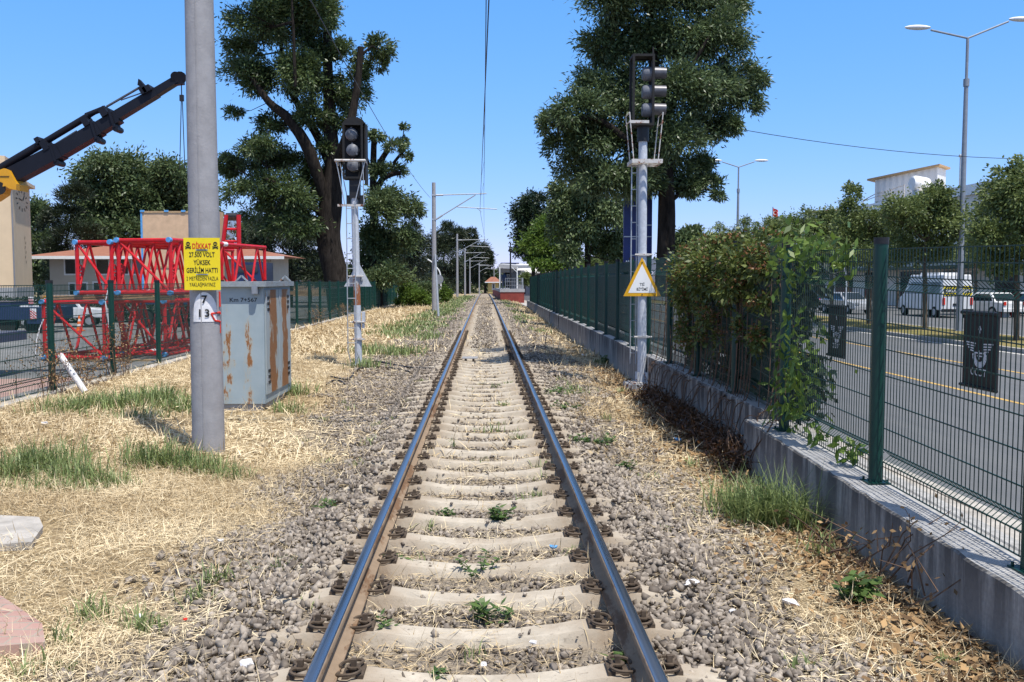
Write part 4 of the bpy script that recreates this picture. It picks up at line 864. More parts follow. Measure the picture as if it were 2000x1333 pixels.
# ------------------------------------------------------------------ left: lorry park
LZ = -.70
def lattice(name, label, N, axis, L, wd, z0, h, nb, cat='crane section', caps=True):
    # square lattice crane section: N = near left front corner, axis = long direction
    a = Vector((axis[0], axis[1], 0)).normalized(); c = Vector((-a.y, a.x, 0)); N = Vector((N[0], N[1], z0)); t = thing(name, label, cat, N)
    pt = lambda s, w, z: N+a*s+c*w+Vector((0, 0, z)); r = .068
    for w in (0, wd):
        for z in (r, h-r):
            mb = MB(); mb.tube([pt(0, w, z), pt(L, w, z)], r, 10); mb.build('chord', 'red', t, 40)
    st = L/nb
    for w in (0, wd):                                    # sides: posts and zigzag
        mb = MB(); mb.tube([pt(.06, w, 0), pt(.06, w, h)], r*.9, 8); mb.tube([pt(L-.06, w, 0), pt(L-.06, w, h)], r*.9, 8)
        for i in range(nb):
            m = (i+.5)*st; mb.tube([pt(i*st+.08, w, r), pt(m, w, h-r)], .044, 7); mb.tube([pt(m, w, h-r), pt((i+1)*st-.08, w, r)], .044, 7)
        mb.build('side_lacing', 'red', t, 40)
    for z in (r, h-r):
        mb = MB()
        for i in range(nb): mb.tube([pt(i*st+.06, 0, z), pt((i+.5)*st, wd, z)], .032, 6); mb.tube([pt((i+.5)*st, wd, z), pt((i+1)*st-.06, 0, z)], .032, 6)
        mb.build('cross_lacing', 'red', t, 40)
    for s in (.06, L-.06):
        mb = MB()
        for z in (r, h-r): mb.tube([pt(s, 0, z), pt(s, wd, z)], r*.9, 8)
        mb.tube([pt(s, 0, r), pt(s, wd, h-r)], .04, 7); mb.build('end_frame', 'red', t, 40)
    mb = MB()
    for w in (0, wd):
        for z in (h*.36, h*.50): 
            p = pt(-.02, w, z); n = 10; rr = .085
            for k in range(n): q0, q1 = 2*math.pi*k/n, 2*math.pi*(k+1)/n; mb.tube([p+a*.22+Vector((0, 0, rr*math.sin(q0)))+a*(rr*math.cos(q0)), p+a*.22+Vector((0, 0, rr*math.sin(q1)))+a*(rr*math.cos(q1))], .025, 5)
    mb.build('pin_lug', 'red', t, 40)
    for w in (0, wd):
        for z in (r, h-r): mb = MB(); mb.tube([pt(-.07, w, z), pt(.07, w, z)], r*1.2, 10); mb.build('tape_wrap', 'bluetape', t, 40)
    for s, z in ((L*.22, r), (L*.5, h-r), (L*.42, r)): mb = MB(); mb.tube([pt(s, 0, z), pt(s+.3, 0, z)], r*1.2, 10); mb.build('tape_wrap', 'offwhite', t, 40)
    return t
AX = (.19, .98); q = at(203, 700, 29.8)
lattice('crane_section', 'lower red lattice crane section standing on the asphalt behind the left fence', (q.x, 29.8), AX, 12.5, 2.1, LZ+.06, 1.9, 8)
q = at(218, 580, 29.9); lattice('crane_section', 'narrow red lattice crane section stacked at the left of the upper pair', (q.x, 29.9), AX, 8.5, 1.2, 1.42, 1.74, 6)
q = at(333, 580, 29.6); lattice('crane_section', 'widest red lattice section on top, its near end crossed by one long diagonal', (q.x, 29.6), AX, 7.1, 1.78, 1.42, 1.80, 5)
q = at(322, 690, 31.2); lattice('crane_section', 'red lattice section on the asphalt half hidden by the thick pole', (q.x, 31.2), AX, 9.5, 1.55, LZ+.06, 1.9, 6)
a_ = Vector((AX[0], AX[1], 0)).normalized(); c_ = Vector((-a_.y, a_.x, 0))
for i, s in enumerate((.5, 4.2, 8., 12.)):
    p = Vector((at(203, 700, 29.8).x, 29.8, 1.325))+a_*s+c_*1.15; mb = MB(); p = p-c_*1.0; mb.box(p, (4.6, .18, .15), Matrix.Rotation(math.atan2(c_.y, c_.x), 3, 'Z')); tag(mb.build('timber_batten', 'wood'), 'timber batten between the two stacked lattice sections', 'timber', 'battens between the lattice sections')
    p.z = LZ+.025; mb = MB(); mb.box(p, (4.6, .22, .06), Matrix.Rotation(math.atan2(c_.y, c_.x), 3, 'Z')); tag(mb.build('timber_batten', 'wood'), 'timber batten under the lower lattice section', 'timber', 'battens under the lower lattice section')
def tapeband(name, label, pts): mb = MB(); mb.tube(pts, .022, 4); tag(mb.build(name, 'offwhite'), label, 'tape')
tapeband('barrier_tape', 'loose white barrier tape hanging off the left corner of the lower lattice', [at(86, 622, 29.9), at(78, 640, 29.9), at(72, 665, 29.8), at(69, 698, 29.8)])
tapeband('barrier_tape', 'white barrier tape hanging from the upper lattice behind the second post', [at(211, 566, 29.6), at(206, 590, 29.6), at(210, 615, 29.6), at(213, 640, 29.6)])
# red head frame with rope sheaves lying on the sections
D = 41.; t = thing('pulley_tower', 'red crane head frame with black rope sheaves on top of the lattice', 'crane part', at(452, 490, D)); A = lambda px, py, d=0: at(px, py, D+d)
mb = MB()
for d in (0, .9): mb.tube([A(434, 490, d), A(442, 420, d)], .09, 8); mb.tube([A(467, 520, d), A(466, 420, d)], .10, 8)
for py in (448, 472, 483): mb.tube([A(434 if py > 450 else 436, py), A(467, py)], .06, 8); mb.tube([A(436, py, .9), A(467, py, .9)], .06, 8)
for px, py in ((442, 424), (466, 424), (435, 472), (467, 450)): mb.tube([A(px, py, 0), A(px, py, .9)], .06, 8)
mb.build('head_frame', 'red', t, 40); mb = MB()
for k in range(8):
    for (px, py, r) in ((443.5, 424, .17), (436, 475, .12)): p = A(px+k*2.6, py, .4); mb.tube([p-Vector((.034, 0, 0)), p+Vector((.034, 0, 0))], r, 14)
mb.build('sheave', 'black', t, 40); mb = MB()
for k in range(8): mb.tube([A(443.5+k*2.6, 424, .2), A(439+k*2.3, 474, .35)], .018, 4)
mb.build('hoist_rope', 'twig', t)
# loader crane with telescopic boom on a lorry, mostly out of frame
D = 25.; A = lambda px, py, d=0: at(px, py, D+d); base = A(-75, 420)
t = thing('loader_crane', 'black telescopic loader crane boom with yellow knuckle on a dark lorry', 'crane', (base.x, D, LZ))
def seg(mb, p, q, h0, h1, w): # tapered box beam with top edge on the line p-q, hanging below
    p, q = Vector(p), Vector(q); d = (q-p).normalized(); n = Vector((-d.z, 0, d.x)); 
    if n.z < 0: n = -n
    Wv = Vector((0, w/2, 0)); mb.add([p-Wv, p+Wv, p+Wv-n*h0, p-Wv-n*h0, q-Wv, q+Wv, q+Wv-n*h1, q-Wv-n*h1], [(0, 1, 2, 3), (7, 6, 5, 4), (0, 4, 5, 1), (1, 5, 6, 2), (2, 6, 7, 3), (3, 7, 4, 0)])
mb = MB(); seg(mb, A(8, 337), A(113, 283), .40, .38, .42); seg(mb, A(108, 287), A(190, 240), .35, .34, .38); seg(mb, A(186, 243), A(226, 219), .31, .30, .34); seg(mb, A(222, 221), A(302, 174), .24, .22, .30); seg(mb, A(298, 177), A(344, 150), .20, .18, .26); seg(mb, A(340, 152), A(357, 150), .2, .2, .2)
for (x, y, s) in ((111, 302, .06), (190, 258, .06), (225, 236, .06)): 
    p, q = A(x-7, y-20), A(x+4, y+16); mb.bar(p, q, .44, .06); mb.tube([q+Vector((.02, -.2, -.02)), q+Vector((.02, .2, -.02))], .08, 8)
mb.build('boom', 'cranebl', t)
mb = MB(); mb.tube([A(-2, 331), A(84, 280)], .105, 14); mb.tube([A(84, 280), A(174, 226)], .085, 14); mb.tube([A(120, 262), A(200, 213)], .035, 8); mb.tube([A(168, 226), A(206, 211)], .07, 10)
mb.build('ram', 'cranebl', t, 40); mb = MB()
mb.tube([A(30, 330), A(150, 256)], .022, 6); mb.tube([A(208, 209), A(275, 170)], .03, 8); mb.tube([A(2, 322), A(66, 283)], .02, 6); mb.tube([A(60, 322), A(160, 262)], .012, 5); mb.tube([A(250, 206), A(300, 181)], .02, 5); mb.tube([A(236, 196), A(345, 158)], .018, 5)
mb.build('hydraulic_pipe', 'silver', t); mb = MB()
for px, py, w, h in ((93, 286, .16, .28), (172, 240, .16, .24), (207, 221, .18, .24), (284, 179, .16, .20), (80, 277, .12, .16), (292, 177, .2, .16)): mb = MB(); mb.box(A(px, py), (w, .46, h), Matrix.Rotation(-R(30), 3, 'Y')); mb.build('bracket', 'cranebl', t)
mb = MB()
mb.prism([(0, 0), (.62, -.30), (.30, .02), (.05, .30)], lambda u, v, d: (A(271, 168).x+u*.55, D+d, A(271, 168).z+v*.55), -.1, .1)
mb.build('bracket', 'cranebl', t); mb = MB(); mb.tube([A(343, 150, -.14), A(343, 150, .14)], .13, 12); mb.tube([A(352, 152, -.12), A(352, 152, .12)], .16, 12)
mb.build('boom_head', 'cranebl', t); mb = MB()
poly = [(-75, 370), (-20, 345), (20, 332), (30, 336), (44, 362), (43, 374), (30, 371), (22, 366), (10, 370), (8, 380), (-10, 392), (-40, 400), (-75, 440)]
mb.prism([(A(*p).x, A(*p).z) for p in poly][::-1], lambda u, v, d: (u, d, v), D-.32, D+.32); mb.build('knuckle', 'craneye', t)
mb = MB(); mb.tube([A(-3, 368, -.36), A(-3, 368, .36)], .17, 16); mb.bb((A(-3, 340).x-.01, D-.335, A(0, 348).z), (A(30, 340).x, D-.322, A(0, 347).z)); mb.build('pivot', 'black', t, 40)
mb = MB(); mb.tube([A(354, 158), A(355, 196)], .015, 5); mb.tube([A(354, 196), A(351, 330)], .012, 5); mb.tube([A(356, 196), A(361, 330)], .012, 5); mb.box(A(355, 192), (.1, .08, .16)); mb.build('hoist_rope', 'black', t)
bx = base.x; mb = MB(); mb.tube([(bx, D, .6), (bx, D, base.z-.2)], [.42, .30], 12); mb.build('column', 'craneye', t, 40)
mb = MB(); mb.bb((bx-7, D-1.2, .25), (bx+1.0, D+1.2, .5)); mb.bb((bx-7.2, D-1.2, .5), (bx-4.8, D+1.2, 2.6)); mb.build('chassis', 'carblue', t)
for wx in (-6, -2.2, -.6):
    for k in (-1, 1): mb = MB(); mb.tube([(bx+wx, D+k*.95, LZ+.5), (bx+wx, D+k*1.2, LZ+.5)], .5, 18); mb.build('wheel', 'tyre', t, 40)
# low trailer with chevron boards
D = 46.; A = lambda px, py, d=0: at(px, py, D+d); x0, x1 = A(-160, 600).x, A(76, 600).x; t = thing('flat_trailer', 'dark low trailer with red and white chevron boards at its tail', 'trailer', (x1, D, LZ))
mb = MB(); mb.bb((x0, D, A(0, 625).z), (x1+.6, D+2.4, A(0, 601).z)); mb.bb((x0, D+.1, A(0, 601).z), (x1-1.4, D+2.3, A(0, 590).z)); mb.bb((x1-.6, D-.02, A(0, 633).z), (x1+.3, D+2.4, A(0, 625).z)); mb.build('trailer_bed', 'carblue', t)
mb = MB(); mb.bb((x1-.9, D-.02, A(0, 600).z), (x1, D, A(0, 597).z)); mb.build('bed_edge', 'white', t)
for wx in (-.4, -1.6, -6): mb = MB(); mb.tube([(x1+wx, D+.1, LZ+.42), (x1+wx, D+.45, LZ+.42)], .42, 16); mb.build('wheel', 'tyre', t, 40)
def chevron(mb2, x0, x1, z0, z1, y, n=5, s=1):
    for k in range(-2, n+1):
        h = (z1-z0)/n; zz = z0+k*h; sl = (x1-x0)*.9*s; a, b = zz+(sl if s < 0 else 0)*0, 0
        poly = [(x0, zz), (x1, zz+sl), (x1, zz+sl+h*.5), (x0, zz+h*.5)]; poly = [(u, min(max(v, z0), z1)) for u, v in poly]; mb2.add([(u, y, v) for u, v in poly], [(0, 1, 2, 3)])
for (xa, xb, ya, yb, base_) in ((60, 72, 624, 603, 'white'), (57, 66, 594, 580, 'white')):
    mb = MB(); p, q_ = A(xa, ya), A(xb, yb); mb.bb((p.x, D-.06, p.z), (q_.x, D-.03, q_.z)); o = mb.build('chevron_board', base_, t); mb = MB(); chevron(mb, p.x, q_.x, p.z, q_.z, D-.064, 4, -1); mb.build('stripe', 'redink', o)
D2 = 30.6; p, q_ = at(86, 625, D2), at(98, 579, D2); t = thing('hazard_board', 'yellow board with red and white stripes standing at the lattice corner', 'hazard board', (p.x, D2, LZ)); mb = MB(); mb.bb((p.x, D2, p.z), (q_.x, D2+.04, q_.z)); mb.build('board', 'craneye', t)
mb = MB(); mb.bb((p.x+.03, D2-.012, p.z+.06), (q_.x-.05, D2-.004, q_.z-.06)); mb.build('panel', 'white', t); mb = MB(); chevron(mb, p.x+.03, q_.x-.05, p.z+.06, q_.z-.06, D2-.016, 8); mb.build('stripe', 'redink', t); mb = MB(); mb.tube([((p.x+q_.x)/2, D2+.08, LZ), ((p.x+q_.x)/2, D2+.08, p.z+.3)], .04, 8); mb.build('post', 'galv', t)
# vehicles
def car(name, label, loc, rz, L=4.3, W=1.75, H=1.45, body='carsilver', style='sedan', cat='car'):
    t = thing(name, label, cat, loc, rz); hw = W/2     # local: length along +Y (front), z from ground
    if style == 'van': P_ = [(-L/2, .45), (-L/2, 1.3), (-L/2+.10, H), (L/2-1.5, H), (L/2-.85, 1.45), (L/2-.10, 1.05), (L/2, .45)]
    elif style == 'pickup': P_ = [(-L/2, .5), (-L/2, 1.05), (-.55, 1.05), (-.45, H), (.75, H), (1.25, 1.08), (L/2-.05, .98), (L/2, .5)]
    else: P_ = [(-L/2, .35), (-L/2+.03, .92), (-L/2+.65, .98), (-L/2+1.15, H), (.35, H), (1.05, .95), (L/2-.05, .78), (L/2, .35)]
    mb = MB(); zs = 1.0; n = len(P_); vs = []
    for s in (-1, 1):
        for (y, z) in P_: vs.append((s*(hw-(.13*max(0, z-zs)/(H-zs+.01))*1.2), y, z))
    mb.add(vs, [tuple(range(n)), tuple(range(n, 2*n))[::-1]]+[(i, n+i, n+(i+1) % n, (i+1) % n) for i in range(n)])
    bo = mb.build('body', body, t, local=True); md = bo.modifiers.new('round', 'BEVEL'); md.width = .06; md.segments = 2; md.limit_method = 'ANGLE'
    gx = lambda z: hw-(.13*max(0, z-zs)/(H-zs+.01))*1.2+.006
    win = {'van': [(-L/2+.3, 1.40), (-L/2+.3, H-.45), (L/2-1.75, H-.45), (L/2-1.05, 1.40)], 'pickup': [(-.42, 1.10), (-.34, H-.10), (.66, H-.10), (1.05, 1.10)]}.get(style, [(-L/2+.85, 1.0), (-L/2+1.25, H-.08), (.30, H-.08), (.85, .98)])
    for s in (-1, 1):
        mb = MB(); mb.add([(s*gx(z), y, z) for y, z in win], [(0, 1, 2, 3)]); mb.build('side_window', 'glass', t, local=True)
    if style == 'van':
        f = lambda y, z: (y, z); mb = MB(); mb.add([(-hw+.2, L/2-1.46, H-.06), (hw-.2, L/2-1.46, H-.06), (hw-.12, L/2-.84, 1.48), (-hw+.12, L/2-.84, 1.48)], [(0, 1, 2, 3)])
    elif style == 'pickup': mb = MB(); mb.add([(-hw+.2, .79, H-.05), (hw-.2, .79, H-.05), (hw-.08, 1.26, 1.12), (-hw+.08, 1.26, 1.12)], [(0, 1, 2, 3)])
    else:
        mb = MB(); mb.add([(-hw+.2, .40, H-.02), (hw-.2, .40, H-.02), (hw-.1, 1.03, 1.0), (-hw+.1, 1.03, 1.0)], [(0, 1, 2, 3)]); mb.add([(-hw+.2, -L/2+1.10, H-.05), (hw-.2, -L/2+1.10, H-.05), (hw-.1, -L/2+.64, 1.02), (-hw+.1, -L/2+.64, 1.02)], [(0, 3, 2, 1)])
    mb.build('windscreen', 'glass', t, local=True)
    for y in (-L/2+.85, L/2-.85):
        for s in (-1, 1):
            mb = MB(); mb.tube([(s*(hw-.22), y, .33), (s*(hw+.01), y, .33)], .34, 18); w = mb.build('wheel', 'tyre', t, 40, local=True); mb = MB(); mb.tube([(s*(hw-.02), y, .33), (s*(hw+.022), y, .33)], .2, 14); mb.build('rim', 'galv', w, 40, local=True)
    for s in (-1, 1):
        mb = MB(); mb.box((s*(hw-.16), -L/2-.005, .86 if style != 'van' else 1.0), (.16, .05, .22 if style != 'van' else .42)); mb.build('tail_light', 'redink', t, local=True)
        mb = MB(); mb.box((s*(hw-.24), L/2-.03, .72), (.32, .08, .14)); mb.build('headlight', 'galv', t, local=True)
    mb = MB(); mb.box((0, -L/2-.01, .45), (W-.1, .10, .18)); mb.box((0, L/2+.0, .42), (W-.1, .10, .2)); mb.build('bumper', 'black' if style != 'sedan' else body, t, local=True); return t
q = gnd(142, 641, LZ); car('pickup_truck', 'white pickup parked behind the lattice in the lorry park', (q.x-1.3, 52.5, LZ), -R(75), 4.9, 1.8, 1.75, 'carwhite', 'pickup', 'pickup')
q = at(155, 634, 48); t = thing('traffic_cone', 'orange and white traffic cone on the lorry park asphalt', 'cone', (q.x, 48, LZ)); mb = MB(); mb.box((q.x, 48, LZ+.02), (.4, .4, .04)); mb.tube([(q.x, 48, LZ+.04), (q.x, 48, LZ+.80)], [.16, .03], 14); mb.build('cone_body', 'orange', t, 40)
mb = MB(); mb.tube([(q.x, 48, LZ+.22), (q.x, 48, LZ+.36)], [.131, .107], 14, False); mb.tube([(q.x, 48, LZ+.5), (q.x, 48, LZ+.62)], [.084, .064], 14, False); mb.build('reflective_band', 'white', t, 40)
# crate on a dark lorry behind the sections
D = 52.; x0, x1 = at(277, 480, D).x, at(432, 480, D).x; zt_ = at(0, 412, D).z; zb_ = .95
t = thing('plywood_crate', 'huge plywood crate with blue taped edges behind the red lattice', 'crate', (x0, D, zb_)); x1 -= .12; mb = MB(); mb.bb((x0, D, zb_), (x1, D+1.0, zt_)); mb.build('crate_box', 'ply', t)
mb = MB(); mb.bb((x0-.03, D-.03, zb_), (x0+.07, D+.1, zt_)); mb.bb((x1-.07, D-.03, zb_), (x1+.03, D+.1, zt_))
for f in (.02, .33, .55, .85): mb.box((x0+(x1-x0)*f, D-.02, zt_), (.22, .1, .10))
mb.build('tape_edge', 'bluetape', t)
mb = MB(); mb.bb((x0, D-.035, zt_-.10), (x1, D-.003, zt_)); mb.bb((x0, D-.035, zb_+1.6), (x1, D-.003, zb_+1.7)); mb.build('batten', 'wood', t)
t = thing('flatbed_lorry', 'dark blue flatbed lorry under the plywood crate', 'lorry', (x0, D, LZ)); mb = MB(); mb.bb((x0-.3, D-.2, .55), (x1+.2, D+7, .93)); mb.build('flat_bed', 'carblue', t)
xa = at(438, 0, D).x; xb = at(500, 0, D).x; mb = MB(); mb.bb((xa, D+.6, .1), (xb, D+3.0, at(0, 512, D).z)); mb.build('cab', 'carblue', t); mb = MB(); mb.bb((xa+.2, D+.56, at(0, 533, D).z), (xb-.3, D+.595, at(0, 517, D).z)); mb.build('windscreen', 'glass', t)
for k in (0, .3, .6, 1.15): mb = MB(); xx = x0+(xb-x0)*k*.8; mb.tube([(xx, D-.1, LZ+.5), (xx, D+.35, LZ+.5)], .5, 16); mb.build('wheel', 'tyre', t, 40)
# beige clock block at the left edge
D = 60.; C0 = at(28, 500, D); C0.z = 0; C1 = at(62, 500, D+6.5); C1.z = 0; e1 = (C1-C0).normalized(); e0 = Vector((-e1.y, e1.x, 0)); e0 = e0 if e0.x < 0 else -e0; C2 = C0+e0*11; C3 = C1+e0*11
zt_ = at(0, 350, D).z; zb_ = LZ-.4; zs = at(0, 562, D).z
t = thing('clock_building', 'plain beige block with black clock markings near its top, at the left edge', 'building', (C0.x, C0.y, zb_))
def ring4(k, z): c = (C0+C1+C2+C3)/4; return [tuple((p-c)*k+c)[:2]+(z,) for p in (C0, C1, C3, C2)]
def blk(mb, k, z0, z1): mb.add(ring4(k, z0)+ring4(k, z1), [(3, 2, 1, 0), (4, 5, 6, 7), (0, 1, 5, 4), (1, 2, 6, 5), (2, 3, 7, 6), (3, 0, 4, 7)])
mb = MB(); blk(mb, 1, zb_, zt_); mb.build('wall', 'beige', t); mb = MB(); blk(mb, 1.06, zt_, zt_+.22); blk(mb, .93, zt_+.22, at(0, 304, D).z); mb.build('cornice', 'beige', t); mb = MB(); blk(mb, 1.012, zb_, zs); mb.build('base_band', 'concgrey', t)
cz_ = at(0, 384, D).z
for fd, cu, rr, l in ((e1, 3.4, 2.0, .62), (e0, 3.0, 1.2, .42)):
    fn = Vector((fd.y, -fd.x, 0)); fn = fn if fn.dot((C0+C1+C2+C3)/4-C0) < 0 else -fn; mb = MB()
    def clockmark(u, z, ang, l, w, sx=1.):
        p = C0+fd*u+Vector((0, 0, z))+fn*.03; d = fd*math.cos(ang)*sx+Vector((0, 0, math.sin(ang))); n = fd*-math.sin(ang)*sx+Vector((0, 0, math.cos(ang))); mb.add([p-d*l/2-n*w/2, p+d*l/2-n*w/2, p+d*l/2+n*w/2, p-d*l/2+n*w/2], [(0, 1, 2, 3)])
    k3 = rr/.9
    for k in range(12): a = math.pi/6*k; clockmark(cu+rr*math.cos(a), cz_+.62*math.sin(a), a, .24, .07, k3)
    clockmark(cu+.35*rr, cz_+.22, R(50), .5, .08, k3); clockmark(cu-.3*rr, cz_+.04, R(175), .5, .07, k3)
    if cu > 3.2:
        for k in range(6): clockmark(4.0+.3*(k % 2), at(0, 460+k*10, D).z, R(70), .2, .07, 2.)
    mb.build('clock_mark', 'ink', t)
p = C0+e0*.02-e1*.03; mb = MB(); mb.tube([(p.x, p.y-.03, zb_), (p.x, p.y-.03, zt_)], .05, 6); mb.build('downpipe', 'greywall', t)
# hedge / dark fence behind the lot
# two-storey house with red tiled hip roof
def house(name, label, D, pxl, pxr, py_eave, py_ridge, py_base, dep, wall, windows, over=.5, cat='house', roof='tile', ridge=(.3, .7)):
    x0, x1 = at(pxl, 500, D).x, at(pxr, 500, D).x; ze, zr_, zb_ = at(0, py_eave, D).z, at(0, py_ridge, D).z, at(0, py_base, D).z-.6; t = thing(name, label, cat, (x0, D, zb_))
    mb = MB(); mb.bb((x0, D, zb_), (x1, D+dep, ze)); mb.build('wall', wall, t); ym = D+dep/2; rx0, rx1 = x0+(x1-x0)*ridge[0], x0+(x1-x0)*ridge[1]
    mb = MB(); mb.add([(x0-over, D-over, ze), (x1+over, D-over, ze), (x1+over, D+dep+over, ze), (x0-over, D+dep+over, ze), (rx0, ym, zr_), (rx1, ym, zr_)], [(0, 1, 5, 4), (1, 2, 5), (2, 3, 4, 5), (3, 0, 4), (0, 3, 2, 1)]); mb.build('roof', roof, t)
    mb = MB(); mb.bb((x0-over, D-over-.05, ze-.22), (x1+over, D-over-.003, ze-.002)); mb.build('gutter', 'white', t)
    for (a, b, c, d) in windows:
        p, q_ = at(a, d, D), at(b, c, D); mb = MB(); mb.bb((p.x-.12, D-.07, p.z-.12), (q_.x+.12, D-.004, q_.z+.12)); w = mb.build('window', 'white', t); mb = MB(); mb.bb((p.x, D-.09, p.z), (q_.x, D-.075, q_.z)); mb.build('pane', 'glass', w)
    return t
house('tiled_house', 'cream two storey house with red tiled hip roof behind the crane parts', 70, 96, 530, 501, 474, 590, 6, 'cream', [(129, 157, 508, 535), (190, 212, 508, 535), (138, 147, 555, 580), (155, 169, 554, 580), (185, 200, 553, 580), (230, 250, 508, 535), (260, 280, 508, 535), (455, 470, 512, 532), (500, 515, 512, 532)], 1.2, ridge=(.25, .75))
house('pink_house', 'small pinkish house glimpsed under the trees behind the left fence', 118, 560, 625, 532, 515, 570, 8, 'ply', [(575, 585, 540, 555), (600, 610, 540, 555)])

# ------------------------------------------------------------------ station
def stn():
    YP = 93.; zt_ = at(0, 565, YP).z; zg = at(0, 592, YP).z-.3; x0, x1 = 1.55, at(1024, 575, YP).x; bend = lambda y: xc(y)
    t = thing('station_platform', 'raised station platform with red painted face and concrete edge', 'platform', (x0, YP, zg)); ys = [YP, 130, 160, 185, 200, 215, 230]
    for nm, a, b, m, g in (('platform_base', zg-1.5, zt_-.32, 'redbrick', 0), ('platform_edge', zt_-.32, zt_, 'concgrey', .05)):
        mb = MB(); vs = []
        for y in ys: o = xc(y); vs += [(x0-g+o, y-g, a+dz(y)-dz(YP)), (x1+g+o, y-g, a+dz(y)-dz(YP)), (x1+g+o, y-g, b+dz(y)-dz(YP)), (x0-g+o, y-g, b+dz(y)-dz(YP))]
        mb.add(vs, [(i*4+k, i*4+(k+1) % 4, i*4+4+(k+1) % 4, i*4+4+k) for i in range(len(ys)-1) for k in range(4)]+[(0, 1, 2, 3)]); mb.build(nm, m, t)
    t = thing('platform_shelter', 'grey station shelter with pale flat canopy and framed boards on the platform', 'shelter', (x0+.3, YP+2, zt_)); Y = YP+2; A = lambda px, py, d=0: at(px, py, Y+d)
    mb = MB(); mb.add([A(973, 524), A(1012, 525), A(1041, 524, 14), A(984, 523, 14), A(974, 516.5), A(1012, 519), A(1041, 518.5, 14), A(982, 515, 14)], [(0, 3, 2, 1), (4, 5, 6, 7), (0, 1, 5, 4), (1, 2, 6, 5), (2, 3, 7, 6), (3, 0, 4, 7)]); mb.build('canopy', 'concgrey', t)
    mb = MB(); mb.add([A(972, 530, .6), A(973, 524.2, .5), A(1011, 525.2, .5), A(1000, 533, .6), A(975, 534, 12), A(975, 524.2, 12), A(1012, 525.2, 12), A(1003, 534, 12)], [(0, 1, 5, 4), (0, 3, 7, 4), (0, 3, 2, 1), (3, 2, 6, 7)]); mb.build('soffit', 'greywall', t)
    mb = MB()
    for px in (976, 1010): mb.tube([A(px, 564), A(px, 522)], .06, 8); mb.tube([A(px, 564, 10), A(px, 522, 10)], .06, 8)
    mb.bar(A(998, 521), A(1011, 533), .06); mb.build('column', 'white', t, 40)
    mb = MB(); mb.bb((A(999, 0, 3).x, Y+3, zt_), (A(1025, 0, 3).x, Y+3.2, A(0, 528, 3).z)); mb.build('shelter_wall', 'greywall', t); mb = MB(); mb.bb((A(985, 0, 9).x, Y+9, zt_), (A(1012, 0, 9).x, Y+9.2, A(0, 529, 9).z)); mb.build('back_wall', 'black', t)
    for a, b in ((990, 999), (1010.5, 1018)):
        mb = MB(); p, q_ = A(a, 550, 2), A(b, 536, 2); mb.bb((p.x, Y+2.9, p.z), (q_.x, Y+2.96, q_.z)); o = mb.build('notice_board', 'white', t); mb = MB(); mb.bb((p.x+.06, Y+2.87, p.z+.06), (q_.x-.06, Y+2.895, q_.z-.06)); mb.build('panel', 'greywall', o)
    mb = MB(); mb.bb((x0+.5, YP+.2, zt_+.02), (x0+.55, YP+.25, zt_+1.1)); zz = zt_
    for k in range(9): xx = x0+.5+(x1-x0-.6)*k/8; mb.tube([(xx, YP+.3, zz), (xx, YP+.3, zz+1.05)], .018, 6)
    for h in (.35, .7, 1.05): mb.tube([(x0+.5, YP+.3, zz+h), (x1-.1, YP+.3, zz+h)], .018, 6)
    tag(mb.build('guard_railing', 'lampgrey'), 'pale railing across the near end of the platform', 'railing')
    mb = MB(); mb.bb((1.5+2.2, YP+.45, zz), (x1-.1, YP+.5, zz+1.1)); tag(mb.build('end_screen', 'galv'), 'grey screen panel at the right end of the platform railing', 'screen')
    q = A(997, 560, -1.2); t = thing('platform_lamp', 'dark lamp post with round lantern on the near end of the platform', 'lamp post', (q.x, q.y, zt_)); mb = MB(); mb.tube([(q.x, q.y, zt_), (q.x, q.y, at(0, 491, q.y).z)], [.10, .075], 8); mb.build('post', 'black', t, 40); mb = MB(); zl = at(0, 488, q.y).z; mb.tube([(q.x, q.y, zl-.12), (q.x, q.y, zl+.02), (q.x, q.y, zl+.2)], [.26, .22, .05], 10); mb.tube([(q.x, q.y, zl+.2), (q.x, q.y, zl+.75)], [.03, .09], 8); mb.build('lantern', 'black', t, 40)
    # person waiting, station hall behind
    hx = thing('station_hall', 'long grey station hall with pale roof behind the platform trees', 'building', (6, 118, -2)); mb = MB(); A2 = lambda px, py, d=0: at(px, py, 118+d); p, q_ = A2(1005, 575), A2(1118, 530); mb.bb((p.x, 118, -3), (q_.x, 130, q_.z)); mb.build('wall', 'greywall', hx)
    mb = MB(); mb.add([A2(1003, 532, -1), A2(1120, 532, -1), A2(1110, 516, 9), A2(1008, 516, 9)], [(0, 1, 2, 3)]); mb.add([A2(1003, 534, -1), A2(1120, 534, -1), A2(1120, 532, -1), A2(1003, 532, -1)], [(0, 1, 2, 3)]); mb.build('roof', 'bldwhite', hx)
    for a, b in ((1048, 1058), (1064, 1076), (1085, 1095)):
        p, q_ = A2(a, 556), A2(b, 540); mb = MB(); mb.bb((p.x, 117.92, p.z), (q_.x, 117.99, q_.z)); mb.build('window', 'glass', hx)
    for a in (1046, 1061, 1080, 1098): p = A2(a, 560); mb = MB(); mb.bb((p.x-.1, 117.7, -3), (p.x+.1, 117.95, A2(0, 530).z)); mb.build('pillar', 'white', hx)
    tag(MB().bb((A2(982, 0, 30).x, 150, -3), (A2(1020, 0, 30).x, 158, at(0, 513, 150).z)).build('blue_roof_block', 'blue') if False else MB().bb((at(978, 0, 150).x, 150, at(0, 519, 150).z), (at(1014, 0, 150).x, 158, at(0, 513, 150).z)).bb((at(1004, 0, 150).x, 150.5, -3), (at(1014, 0, 150).x, 157, at(0, 519, 150).z)).build('blue_block', 'carblue'), 'dark blue roofed block rising behind the shelter', 'building')
